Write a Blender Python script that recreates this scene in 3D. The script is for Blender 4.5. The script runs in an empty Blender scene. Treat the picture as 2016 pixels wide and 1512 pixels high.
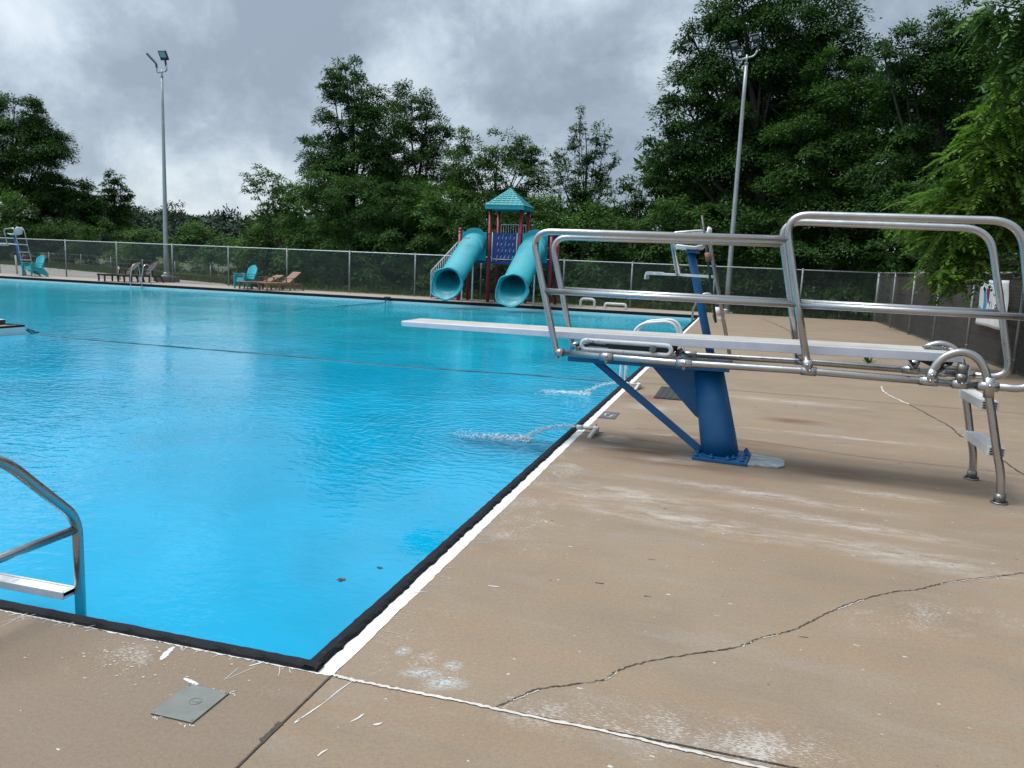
import bpy, math, random
import numpy as np
from mathutils import Vector, Matrix

random.seed(7)
RNG = np.random.default_rng(11)
PI = math.pi
scene = bpy.context.scene
col = scene.collection

# ------------------------------------------------------------------ camera model (metres, origin = near right pool corner)
W, H = 2016, 1512
F = 1575.0
PITCH, ROLL, YAW = math.radians(8.58), math.radians(2.39), math.radians(15.83)
CAM = np.array([1.53, -2.719, 1.65])


def cam_rot():
    cp, sp = math.cos(PITCH), math.sin(PITCH)
    cr, sr = math.cos(ROLL), math.sin(ROLL)
    cw, sw = math.cos(YAW), math.sin(YAW)
    Rz = np.array([[cw, sw, 0], [-sw, cw, 0], [0, 0, 1]])
    B = np.array([[1, 0, 0], [0, 0, -1], [0, 1, 0]], float)
    Rp = np.array([[1, 0, 0], [0, cp, -sp], [0, sp, cp]])
    Rr = np.array([[cr, -sr, 0], [sr, cr, 0], [0, 0, 1]])
    return Rr @ Rp @ B @ Rz


R = cam_rot()


def ray(u, v):
    return R.T @ np.array([(u - W / 2) / F, (v - H / 2) / F, 1.0])


def gz(u, v, z=0.0):
    d = ray(u, v)
    return CAM + (z - CAM[2]) / d[2] * d


def gy(u, v, y):
    d = ray(u, v)
    return CAM + (y - CAM[1]) / d[1] * d


def gx(u, v, x):
    d = ray(u, v)
    return CAM + (x - CAM[0]) / d[0] * d


# ------------------------------------------------------------------ materials
def new_mat(name):
    m = bpy.data.materials.new(name)
    m.use_nodes = True
    nt = m.node_tree
    return m, nt, nt.nodes['Principled BSDF']


def nd(nt, kind, **kw):
    n = nt.nodes.new(kind)
    for k, v in kw.items():
        if k in n.inputs:
            n.inputs[k].default_value = v
        else:
            setattr(n, k, v)
    return n


def ramp(nt, src, stops, interp='LINEAR'):
    n = nt.nodes.new('ShaderNodeValToRGB')
    n.color_ramp.interpolation = interp
    els = n.color_ramp.elements
    while len(els) < len(stops):
        els.new(0.5)
    for e, (p, c) in zip(els, stops):
        e.position = p
        if not hasattr(c, '__len__'):
            c = (c, c, c)
        e.color = (*c, 1)
    nt.links.new(src, n.inputs['Fac'])
    return n.outputs['Color']


def mixc(nt, fac, a, b, mode='MIX'):
    n = nt.nodes.new('ShaderNodeMix')
    n.data_type = 'RGBA'
    n.blend_type = mode
    for sock, val in ((n.inputs[0], fac), (n.inputs[6], a), (n.inputs[7], b)):
        if hasattr(val, 'is_linked'):
            nt.links.new(val, sock)
        elif hasattr(val, '__len__'):
            sock.default_value = (*val[:3], 1)
        else:
            sock.default_value = val
    return n.outputs[2]


def mth(nt, op, a, b=None, clamp=False):
    n = nt.nodes.new('ShaderNodeMath')
    n.operation = op
    n.use_clamp = clamp
    for i, val in enumerate((a, b)):
        if val is None:
            continue
        if hasattr(val, 'is_linked'):
            nt.links.new(val, n.inputs[i])
        else:
            n.inputs[i].default_value = val
    return n.outputs[0]


def noise(nt, scale, detail=3.0, rough=0.5, vec=None, dist=0.0):
    n = nt.nodes.new('ShaderNodeTexNoise')
    n.inputs['Scale'].default_value = scale
    n.inputs['Detail'].default_value = detail
    n.inputs['Roughness'].default_value = rough
    n.inputs['Distortion'].default_value = dist
    if vec is not None:
        nt.links.new(vec, n.inputs['Vector'])
    return n.outputs['Fac']


def mapping(nt, scale=(1, 1, 1), loc=(0, 0, 0), rot=(0, 0, 0)):
    g = nt.nodes.new('ShaderNodeNewGeometry')
    m = nt.nodes.new('ShaderNodeMapping')
    m.inputs['Scale'].default_value = scale
    m.inputs['Location'].default_value = loc
    m.inputs['Rotation'].default_value = rot
    nt.links.new(g.outputs['Position'], m.inputs['Vector'])
    return m.outputs['Vector']


def bump(nt, bsdf, height, strength=0.3, dist=0.01):
    n = nt.nodes.new('ShaderNodeBump')
    n.inputs['Strength'].default_value = strength
    n.inputs['Distance'].default_value = dist
    nt.links.new(height, n.inputs['Height'])
    nt.links.new(n.outputs['Normal'], bsdf.inputs['Normal'])
    return n


def worn(name, c, c2=None, rough=0.5, metal=0.0, scale=6.0, amount=0.5, bumps=0.15, bscale=60.0, spec=0.5):
    """Base colour broken up by noise, with uneven gloss and a little bump."""
    m, nt, b = new_mat(name)
    v = mapping(nt)
    c2 = c2 or tuple(x * 0.7 for x in c)
    f = ramp(nt, noise(nt, scale, 5, 0.6, v), [(0.5 - 0.28 * amount, 0), (0.5 + 0.3, 1)])
    nt.links.new(mixc(nt, f, c, c2), b.inputs['Base Color'])
    r = ramp(nt, noise(nt, scale * 3, 4, 0.6, v), [(0.3, max(0.02, rough - 0.12)), (0.75, min(1, rough + 0.15))])
    nt.links.new(r, b.inputs['Roughness'])
    b.inputs['Metallic'].default_value = metal
    b.inputs['Specular IOR Level'].default_value = spec
    if bumps:
        bump(nt, b, noise(nt, bscale, 3, 0.6, v), bumps, 0.004)
    return m


M = {}
M['steel'] = worn('stainless_steel', (0.46, 0.46, 0.465), (0.37, 0.365, 0.36), 0.30, 1.0, 3, 0.6, 0)
M['dull_steel'] = worn('dull_cast_metal', (0.23, 0.235, 0.235), (0.13, 0.13, 0.125), 0.42, 0.85, 9, 0.7, 0.05, 40)
M['galv'] = worn('galvanised_steel', (0.40, 0.42, 0.43), (0.29, 0.31, 0.32), 0.45, 0.55, 5, 0.7, 0.08, 90)
M['post_galv'] = worn('weathered_galvanised_post', (0.27, 0.29, 0.30), (0.17, 0.19, 0.195), 0.55, 0.4, 5, 0.7, 0.08, 90)
M['wire'] = worn('chain_link_wire', (0.16, 0.19, 0.20), (0.105, 0.13, 0.135), 0.6, 0.2, 3, 0.6, 0)
M['wire_dark'] = worn('tarnished_chain_link_wire', (0.085, 0.09, 0.09), (0.055, 0.06, 0.06), 0.7, 0.1, 3, 0.6, 0)
M['blue'] = worn('blue_painted_steel', (0.002, 0.100, 0.270), (0.002, 0.072, 0.200), 0.5, 0.0, 3, 0.6, 0.12, 40)
M['blue_worn'] = worn('worn_pale_blue_paint', (0.40, 0.50, 0.55), (0.16, 0.12, 0.09), 0.6, 0.0, 14, 0.9, 0.4, 60)
M['blue_panel'] = worn('deep_blue_plastic', (0.006, 0.045, 0.230), (0.004, 0.030, 0.165), 0.45, 0, 3, 0.5, 0.05)
M['teal'] = worn('turquoise_plastic', (0.006, 0.285, 0.345), (0.010, 0.215, 0.270), 0.48, 0, 1.6, 0.6, 0.05, 30)
M['teal_dark'] = worn('dark_turquoise_joint', (0.004, 0.070, 0.090), None, 0.6, 0, 8, 0.5, 0)
M['teal_roof'] = worn('turquoise_roof_plastic', (0.008, 0.285, 0.315), (0.006, 0.225, 0.25), 0.5, 0, 3, 0.5, 0.05)
M['teal_chair'] = worn('turquoise_chair_resin', (0.035, 0.400, 0.460), (0.025, 0.300, 0.350), 0.5, 0, 6, 0.5, 0.05)
M['red'] = worn('dark_red_coated_steel', (0.250, 0.014, 0.040), (0.185, 0.011, 0.032), 0.45, 0, 5, 0.5, 0.05)
M['white'] = worn('white_coated_steel', (0.70, 0.71, 0.72), (0.55, 0.56, 0.57), 0.45, 0, 8, 0.5, 0.05)
M['pvc'] = worn('white_pvc', (0.62, 0.63, 0.62), (0.42, 0.42, 0.39), 0.45, 0, 16, 0.7, 0.08, 40)
M['dark_wood'] = worn('dark_brown_stained_wood', (0.045, 0.028, 0.022), (0.024, 0.015, 0.013), 0.6, 0, 9, 0.6, 0.3, 40)
M['brown_wood'] = worn('mid_brown_stained_wood', (0.260, 0.150, 0.100), (0.165, 0.095, 0.065), 0.6, 0, 9, 0.6, 0.3, 40)
M['rubber'] = worn('black_rubber', (0.018, 0.019, 0.021), (0.030, 0.030, 0.031), 0.65, 0, 20, 0.6, 0.4, 80)
M['lamp_black'] = worn('black_lamp_housing', (0.020, 0.024, 0.030), (0.012, 0.014, 0.018), 0.4, 0, 12, 0.5, 0.05)
M['lamp_glass'] = worn('unlit_lamp_glass', (0.26, 0.32, 0.32), (0.20, 0.25, 0.26), 0.2, 0, 20, 0.5, 0)
M['pad_concrete'] = worn('grey_concrete_footing', (0.13, 0.13, 0.13), (0.08, 0.08, 0.08), 0.85, 0, 5, 0.6, 0.4, 40)
M['hatch'] = worn('grey_green_hatch_plastic', (0.150, 0.165, 0.152), (0.115, 0.128, 0.120), 0.5, 0, 14, 0.6, 0.1, 60)
M['tile'] = worn('dark_grey_tile', (0.075, 0.085, 0.095), (0.050, 0.056, 0.062), 0.45, 0, 20, 0.6, 0.1)
M['white_paint'] = worn('white_lettering', (0.55, 0.555, 0.55), (0.42, 0.42, 0.41), 0.6, 0, 40, 0.6, 0)
M['paint_fleck'] = worn('thin_worn_paint', (0.44, 0.44, 0.43), (0.30, 0.28, 0.26), 0.7, 0, 60, 0.7, 0)
M['black_print'] = worn('black_lettering', (0.015, 0.015, 0.017), None, 0.6, 0, 40, 0.4, 0)
M['banner'] = worn('white_vinyl_banner', (0.62, 0.64, 0.65), (0.52, 0.54, 0.56), 0.5, 0, 3, 0.5, 0.1, 8)
M['print_blue'] = worn('light_blue_print', (0.03, 0.26, 0.52), (0.03, 0.22, 0.45), 0.5, 0, 4, 0.4, 0)
M['print_cyan'] = worn('cyan_print', (0.05, 0.40, 0.52), None, 0.5, 0, 4, 0.4, 0)
M['print_plum'] = worn('plum_print', (0.125, 0.008, 0.075), (0.10, 0.008, 0.06), 0.5, 0, 4, 0.4, 0)
M['dark_slat'] = worn('dark_weathered_boards', (0.042, 0.031, 0.023), (0.018, 0.016, 0.012), 0.9, 0, 2.5, 0.7, 0.3, 30)
M['bark'] = worn('tree_bark', (0.060, 0.048, 0.038), (0.025, 0.021, 0.018), 0.9, 0, 6, 0.7, 0.6, 25)
M['leaf_brown'] = worn('dead_brown_leaf', (0.060, 0.035, 0.018), None, 0.7, 0, 30, 0.6, 0)
M['tan_plastic'] = worn('terracotta_clamp', (0.24, 0.10, 0.065), None, 0.6, 0, 12, 0.5, 0)
M['rope'] = worn('dark_rope', (0.012, 0.040, 0.062), (0.025, 0.065, 0.090), 0.7, 0, 20, 0.6, 0.3, 80)


def chipped(name, base, under, thr=0.56, scale=22, rough=0.45, bumps=0.3):
    m, nt, b = new_mat(name)
    v = mapping(nt)
    n1 = noise(nt, scale, 6, 0.7, v)
    f = ramp(nt, n1, [(thr, 0), (thr + 0.035, 1)])
    big = ramp(nt, noise(nt, 3.0, 3, 0.5, v), [(0.35, 0.86), (0.7, 1.0)])
    c = mixc(nt, 1.0, base, big, 'MULTIPLY')
    nt.links.new(mixc(nt, f, c, under), b.inputs['Base Color'])
    b.inputs['Roughness'].default_value = rough
    bump(nt, b, n1, bumps, 0.004)
    return m


M['chip_white'] = chipped('chipped_white_paint', (0.66, 0.67, 0.68), (0.10, 0.095, 0.09), 0.60, 34)
M['lip'] = chipped('charcoal_painted_coping', (0.010, 0.012, 0.016), (0.022, 0.024, 0.027), 0.60, 30, 0.8, 0.9)
M['lip'].node_tree.nodes['Principled BSDF'].inputs['Specular IOR Level'].default_value = 0.2
M['gutter'] = chipped('white_painted_gutter', (0.66, 0.67, 0.66), (0.45, 0.45, 0.43), 0.66, 12, 0.6, 0.5)
M['wall_paint'] = worn('pale_painted_pool_wall', (0.58, 0.68, 0.70), (0.48, 0.60, 0.63), 0.5, 0, 2, 0.5, 0.1)
M['caulk'] = chipped('grey_white_caulk', (0.52, 0.50, 0.47), (0.27, 0.23, 0.19), 0.60, 60, 0.7, 0.6)
M['crack'] = worn('dark_crack', (0.035, 0.028, 0.022), (0.07, 0.058, 0.045), 0.9, 0, 40, 0.6, 0)


def board_mat():
    m, nt, b = new_mat('diving_board_grit')
    v = mapping(nt)
    g = nd(nt, 'ShaderNodeNewGeometry')
    sep = nd(nt, 'ShaderNodeSeparateXYZ')
    nt.links.new(g.outputs['True Normal'], sep.inputs[0])
    up = ramp(nt, sep.outputs['Z'], [(0.6, 0), (0.8, 1)])
    sp = ramp(nt, noise(nt, 260, 2, 0.7, v), [(0.35, (0.30, 0.29, 0.27)), (0.62, (0.56, 0.55, 0.53))])
    wear = ramp(nt, noise(nt, 3.2, 5, 0.6, v), [(0.35, (0.80, 0.78, 0.74)), (0.65, (1.0, 1.0, 1.0))])
    top = mixc(nt, 1.0, sp, wear, 'MULTIPLY')
    side = mixc(nt, ramp(nt, noise(nt, 9, 5, 0.6, v), [(0.4, 0), (0.75, 1)]), (0.62, 0.64, 0.72), (0.53, 0.55, 0.62))
    nt.links.new(mixc(nt, up, side, top), b.inputs['Base Color'])
    b.inputs['Roughness'].default_value = 0.5
    bump(nt, b, noise(nt, 200, 2, 0.6, v), 0.25, 0.003)
    return m


M['board'] = board_mat()


def deck_mat():
    m, nt, b = new_mat('tan_concrete_deck')
    L = nt.links
    v = mapping(nt)
    vs = mapping(nt, (0.55, 1.9, 1), rot=(0, 0, math.radians(6)))       # streaks running across the deck
    vss = mapping(nt, (1.2, 4.0, 1), rot=(0, 0, math.radians(9)))
    tan, tan2, orange, grey = (0.272, 0.210, 0.150), (0.224, 0.175, 0.129), (0.285, 0.196, 0.124), (0.272, 0.237, 0.197)
    c = mixc(nt, ramp(nt, noise(nt, 0.9, 5, 0.6, v), [(0.35, 0), (0.65, 1)]), tan, tan2)
    c = mixc(nt, ramp(nt, noise(nt, 1.3, 5, 0.62, vs), [(0.46, 0), (0.70, 0.70)]), c, orange)
    c = mixc(nt, ramp(nt, noise(nt, 2.0, 6, 0.65, vs, 0.6), [(0.52, 0), (0.72, 0.8)]), c, grey)
    # nearer the joint left of the corner the slab is a greyer pour
    sep = nd(nt, 'ShaderNodeSeparateXYZ')
    L.new(v, sep.inputs[0])
    slab = mth(nt, 'LESS_THAN', sep.outputs['X'], 0.08)
    nearslab = mth(nt, 'LESS_THAN', sep.outputs['Y'], -0.045)
    c = mixc(nt, mth(nt, 'MULTIPLY', mth(nt, 'MULTIPLY', slab, nearslab), 0.6), c, (0.190, 0.146, 0.110))
    c = mixc(nt, mth(nt, 'MULTIPLY', mth(nt, 'MULTIPLY', mth(nt, 'GREATER_THAN', sep.outputs['Y'], 28.1), mth(nt, 'LESS_THAN', sep.outputs['X'], 0.1)), 0.7), c, (0.36, 0.33, 0.29))
    # sand grain
    grain = noise(nt, 210, 3, 0.75, v)
    c = mixc(nt, 0.55, c, ramp(nt, grain, [(0.30, (0.36, 0.34, 0.32)), (0.66, (1.12, 1.12, 1.12))]), 'MULTIPLY')
    c = mixc(nt, 0.40, c, ramp(nt, noise(nt, 55, 4, 0.7, v), [(0.3, (0.62, 0.6, 0.58)), (0.62, (1.06, 1.06, 1.06))]), 'MULTIPLY')

    def spot(cx, cy, rx, ry, rot=0.0, soft=0.8):
        mp = nd(nt, 'ShaderNodeMapping')
        mp.vector_type = 'TEXTURE'
        mp.inputs['Location'].default_value = (cx, cy, 0)
        mp.inputs['Rotation'].default_value = (0, 0, math.radians(rot))
        mp.inputs['Scale'].default_value = (rx, ry, 1)
        L.new(v, mp.inputs['Vector'])
        ln = nd(nt, 'ShaderNodeVectorMath', operation='LENGTH')
        s2 = nd(nt, 'ShaderNodeSeparateXYZ')
        L.new(mp.outputs['Vector'], s2.inputs[0])
        cb = nd(nt, 'ShaderNodeCombineXYZ')
        L.new(s2.outputs['X'], cb.inputs['X'])
        L.new(s2.outputs['Y'], cb.inputs['Y'])
        L.new(cb.outputs[0], ln.inputs[0])
        return ramp(nt, ln.outputs['Value'], [(max(0.0, 1 - soft), 1), (1.0, 0)])

    def acc(spots):
        o = None
        for s in spots:
            k = spot(*s)
            o = k if o is None else mth(nt, 'MAXIMUM', o, k)
        return o

    # rust coloured wet stains round the water jets and the stand
    rust = acc([(0.75, 4.55, 0.75, 0.32, -8), (0.55, 5.0, 0.5, 0.2, -6), (1.35, 5.3, 0.9, 0.30, 0), (0.45, 7.6, 0.5, 0.6, 0), (1.1, 4.2, 0.9, 0.30, -6),
                (2.4, 4.4, 0.5, 0.25, -5), (2.2, 6.8, 0.5, 0.25, 0)])
    rf = mth(nt, 'MULTIPLY', rust, ramp(nt, noise(nt, 2.4, 6, 0.7, vs), [(0.35, 0), (0.6, 1.0)]))
    c = mixc(nt, rf, c, (0.135, 0.068, 0.042))
    shade_damp = acc([(2.55, 4.35, 1.0, 0.42, -6), (1.9, 4.15, 0.8, 0.3, -4), (0.35, 4.9, 0.45, 0.45, 0)])  # patches under the board paint the stand's shadow; the one by the nozzle is damp
    c = mixc(nt, mth(nt, 'MULTIPLY', shade_damp, ramp(nt, noise(nt, 1.7, 5, 0.6, vs), [(0.3, 0.15), (0.65, 0.75)])), c, (0.115, 0.086, 0.064))
    # lime and paint bloom in streaks
    bl = acc([(0.43, 4.93, 0.17, 0.20, 0, 0.35), (1.0, 4.25, 0.35, 0.14, 0), (1.75, 3.45, 1.25, 0.16, -9), (2.15, 2.95, 1.2, 0.16, -10),
              (0.55, 6.9, 0.4, 0.3, 0), (2.6, 6.1, 1.3, 0.12, -3), (2.2, 8.3, 1.2, 0.25, -3), (1.0, 5.35, 0.6, 0.10, 0), (2.7, 3.85, 0.6, 0.14, -8),
              (1.3, 2.55, 1.1, 0.25, -8), (0.35, 4.55, 0.3, 0.12, 0), (0.8, 3.0, 0.8, 0.3, -6), (2.6, 2.4, 0.9, 0.25, -10), (1.2, 4.4, 0.25, 0.2, 0)])
    bf = mth(nt, 'MULTIPLY', bl, ramp(nt, mth(nt, 'ADD', mth(nt, 'MULTIPLY', noise(nt, 3.0, 8, 0.75, vss, 0.4), 0.72), mth(nt, 'MULTIPLY', noise(nt, 26, 5, 0.75, vss), 0.34)), [(0.47, 0), (0.68, 1.0)]))
    c = mixc(nt, mth(nt, 'MULTIPLY', bf, 0.8), c, (0.45, 0.43, 0.405))
    # brushed flecks of white paint
    fl = acc([(1.35, 0.02, 0.60, 0.25, 0), (1.75, 0.0, 0.5, 0.3, 0), (0.35, 0.16, 0.34, 0.26, 10), (0.9, 0.0, 0.3, 0.16, 0), (-0.75, -0.24, 0.32, 0.2, 0), (0.25, 0.45, 0.2, 0.4, 0),
              (0.35, 2.2, 0.4, 1.0, 0), (2.5, 1.45, 0.6, 0.25, 25), (0.2, 3.6, 0.25, 1.2, 0)])
    vf = mapping(nt, (48, 150, 1), rot=(0, 0, math.radians(12)))
    fsum = mth(nt, 'ADD', mth(nt, 'MULTIPLY', noise(nt, 1.0, 4, 0.65, vf), 0.62), mth(nt, 'MULTIPLY', noise(nt, 3.2, 5, 0.7, v, 0.8), 0.5))
    ff = mth(nt, 'MULTIPLY', fl, ramp(nt, fsum, [(0.60, 0), (0.66, 1)]))
    c = mixc(nt, mth(nt, 'MULTIPLY', ff, 0.62), c, (0.48, 0.475, 0.46))
    pale = acc([(0.40, 0.10, 0.10, 0.05, 20), (0.52, 0.06, 0.11, 0.06, 12), (0.50, 0.20, 0.05, 0.05, 0), (0.26, 0.24, 0.04, 0.05, 0)])
    pf = mth(nt, 'MULTIPLY', pale, ramp(nt, noise(nt, 60, 5, 0.75, v), [(0.44, 0), (0.56, 1)]))
    c = mixc(nt, mth(nt, 'MULTIPLY', pf, 0.8), c, (0.38, 0.46, 0.50))
    # stray white drips everywhere, sparse dark specks
    vd = mapping(nt, (16, 30, 1))
    dr = ramp(nt, noise(nt, 1.0, 2, 0.5, vd), [(0.735, 0), (0.75, 0.8)])
    c = mixc(nt, dr, c, (0.52, 0.51, 0.49))
    dk = ramp(nt, noise(nt, 19, 2, 0.5, v), [(0.225, 0.8), (0.245, 0)])
    c = mixc(nt, dk, c, (0.06, 0.05, 0.04))
    L.new(c, b.inputs['Base Color'])
    rr = ramp(nt, noise(nt, 1.6, 5, 0.6, vs), [(0.35, 0.66), (0.7, 0.9)])
    L.new(rr, b.inputs['Roughness'])
    b.inputs['Specular IOR Level'].default_value = 0.35
    hgt = mth(nt, 'ADD', mth(nt, 'MULTIPLY', grain, 0.5), noise(nt, 45, 4, 0.6, v))
    bump(nt, b, hgt, 0.35, 0.004)
    return m


M['deck'] = deck_mat()


def water_mat():
    m, nt, b = new_mat('pool_water_blue')
    L = nt.links
    v = mapping(nt)
    sep = nd(nt, 'ShaderNodeSeparateXYZ')
    L.new(v, sep.inputs[0])
    # painted floor seen through the water: deep blue at the diving end, paler where it shelves
    shelf = ramp(nt, mth(nt, 'DIVIDE', sep.outputs['Y'], 28.0), [(0.0, 0), (0.30, 0.12), (0.6, 0.75)])
    left = ramp(nt, mth(nt, 'DIVIDE', sep.outputs['X'], -40.0), [(0.25, 0), (0.6, 1)])
    shelf = mth(nt, 'MAXIMUM', shelf, mth(nt, 'MULTIPLY', left, 0.8))
    cloudy = ramp(nt, noise(nt, 0.55, 4, 0.55, v, 0.5), [(0.35, 0.86), (0.65, 1.08)])
    c = mixc(nt, shelf, (0.0, 0.266, 0.462), (0.010, 0.370, 0.480))
    c = mixc(nt, 1.0, c, cloudy, 'MULTIPLY')
    L.new(c, b.inputs['Base Color'])
    b.inputs['Roughness'].default_value = 0.035
    b.inputs['IOR'].default_value = 1.30
    b.inputs['Specular IOR Level'].default_value = 0.5
    va = mapping(nt, (1.0, 1.7, 1), rot=(0, 0, math.radians(-18)))
    n1 = noise(nt, 2.2, 2.5, 0.5, va, 0.7)
    vb = mapping(nt, (1.0, 1.6, 1), rot=(0, 0, math.radians(24)))
    n2 = noise(nt, 5.5, 2.5, 0.55, vb, 0.5)
    # calm and ruffled patches
    gust = ramp(nt, noise(nt, 0.17, 2, 0.5, v), [(0.38, 0.34), (0.60, 1.15)])
    near = ramp(nt, sep.outputs['Y'], [(0.0, 0.25), (1.0, 1.0)])
    nmap = nd(nt, 'ShaderNodeMapRange')
    nmap.inputs['From Min'].default_value = 0.0
    nmap.inputs['From Max'].default_value = 5.0
    nmap.inputs['To Min'].default_value = 0.30
    nmap.inputs['To Max'].default_value = 1.0
    L.new(sep.outputs['Y'], nmap.inputs['Value'])
    vc = mapping(nt, (1.0, 1.5, 1), rot=(0, 0, math.radians(-6)))
    n3 = noise(nt, 11.0, 2.0, 0.5, vc, 0.4)
    h = mth(nt, 'ADD', mth(nt, 'MULTIPLY', n1, 0.65), mth(nt, 'ADD', mth(nt, 'MULTIPLY', n2, 0.52), mth(nt, 'MULTIPLY', n3, 0.30)))
    h = mth(nt, 'MULTIPLY', mth(nt, 'MULTIPLY', h, gust), nmap.outputs[0])
    # rings pushed out by the two water jets
    for (jx, jy) in ((-0.85, 5.2), (-1.0, 8.35)):
        mp = nd(nt, 'ShaderNodeMapping')
        mp.vector_type = 'TEXTURE'
        mp.inputs['Location'].default_value = (jx, jy, -0.17)
        L.new(v, mp.inputs['Vector'])
        ln = nd(nt, 'ShaderNodeVectorMath', operation='LENGTH')
        L.new(mp.outputs['Vector'], ln.inputs[0])
        wob = mth(nt, 'ADD', ln.outputs['Value'], mth(nt, 'MULTIPLY', noise(nt, 1.6, 4, 0.6, v), 0.9))
        rg = mth(nt, 'SINE', mth(nt, 'MULTIPLY', wob, 42.0))
        fall = ramp(nt, mth(nt, 'DIVIDE', ln.outputs['Value'], 4.5), [(0.0, 0.09), (0.25, 0.05), (0.7, 0)])
        h = mth(nt, 'ADD', h, mth(nt, 'MULTIPLY', rg, fall))
    bump(nt, b, h, 0.55, 0.035)
    return m


M['water'] = water_mat()


def foam_mat():
    m, nt, b = new_mat('white_water_foam')
    b.inputs['Base Color'].default_value = (0.66, 0.76, 0.82, 1)
    b.inputs['Roughness'].default_value = 0.25
    b.inputs['Transmission Weight'].default_value = 0.15
    b.inputs['IOR'].default_value = 1.2
    return m


M['foam'] = foam_mat()


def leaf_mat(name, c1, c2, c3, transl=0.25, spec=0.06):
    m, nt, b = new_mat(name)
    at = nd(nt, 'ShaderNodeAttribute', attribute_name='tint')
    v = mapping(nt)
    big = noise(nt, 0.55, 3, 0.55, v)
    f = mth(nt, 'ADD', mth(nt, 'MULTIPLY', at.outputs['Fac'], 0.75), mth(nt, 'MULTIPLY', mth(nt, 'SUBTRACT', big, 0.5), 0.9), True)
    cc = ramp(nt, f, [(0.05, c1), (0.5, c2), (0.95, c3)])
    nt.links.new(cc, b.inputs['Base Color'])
    b.inputs['Roughness'].default_value = 0.6
    b.inputs['Specular IOR Level'].default_value = spec
    tr = nd(nt, 'ShaderNodeBsdfTranslucent')
    nt.links.new(mixc(nt, 1.0, cc, (1.0, 1.25, 0.55), 'MULTIPLY'), tr.inputs['Color'])
    mx = nd(nt, 'ShaderNodeMixShader')
    mx.inputs[0].default_value = transl
    nt.links.new(b.outputs[0], mx.inputs[1])
    nt.links.new(tr.outputs[0], mx.inputs[2])
    nt.links.new(mx.outputs[0], nt.nodes['Material Output'].inputs['Surface'])
    return m


M['leaf_dark'] = leaf_mat('dark_green_leaves', (0.024, 0.056, 0.016), (0.048, 0.100, 0.026), (0.095, 0.170, 0.042))
M['leaf_mid'] = leaf_mat('mid_green_leaves', (0.034, 0.078, 0.020), (0.066, 0.132, 0.032), (0.120, 0.205, 0.048))
M['leaf_light'] = leaf_mat('yellow_green_leaves', (0.046, 0.100, 0.018), (0.092, 0.168, 0.026), (0.165, 0.245, 0.040), 0.38)
M['leaf_far'] = leaf_mat('distant_green_leaves', (0.026, 0.046, 0.034), (0.040, 0.066, 0.044), (0.062, 0.092, 0.056), 0.1, 0.1)
M['leaf_grass'] = leaf_mat('grass_blades', (0.045, 0.075, 0.020), (0.075, 0.105, 0.030), (0.120, 0.130, 0.055), 0.2)


def ground_mat():
    m, nt, b = new_mat('grass_and_soil')
    v = mapping(nt)
    c = mixc(nt, ramp(nt, noise(nt, 0.6, 6, 0.65, v), [(0.35, 0), (0.65, 1)]), (0.030, 0.050, 0.018), (0.060, 0.070, 0.030))
    c = mixc(nt, 0.5, c, ramp(nt, noise(nt, 30, 4, 0.7, v), [(0.3, (0.4, 0.4, 0.4)), (0.7, (1.2, 1.2, 1.2))]), 'MULTIPLY')
    nt.links.new(c, b.inputs['Base Color'])
    b.inputs['Roughness'].default_value = 0.95
    bump(nt, b, noise(nt, 14, 5, 0.7, v), 0.6, 0.05)
    return m


def gravel_mat():
    m, nt, b = new_mat('pale_gravel')
    v = mapping(nt)
    c = mixc(nt, ramp(nt, noise(nt, 0.5, 5, 0.6, v), [(0.35, 0), (0.65, 1)]), (0.27, 0.255, 0.235), (0.205, 0.195, 0.178))
    st = ramp(nt, noise(nt, 22, 4, 0.8, v), [(0.3, (0.45, 0.45, 0.45)), (0.68, (1.2, 1.2, 1.2))])
    nt.links.new(mixc(nt, 0.8, c, st, 'MULTIPLY'), b.inputs['Base Color'])
    b.inputs['Roughness'].default_value = 0.95
    bump(nt, b, noise(nt, 24, 4, 0.8, v), 0.7, 0.03)
    return m


M['ground'] = ground_mat()
M['gravel'] = gravel_mat()


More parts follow.
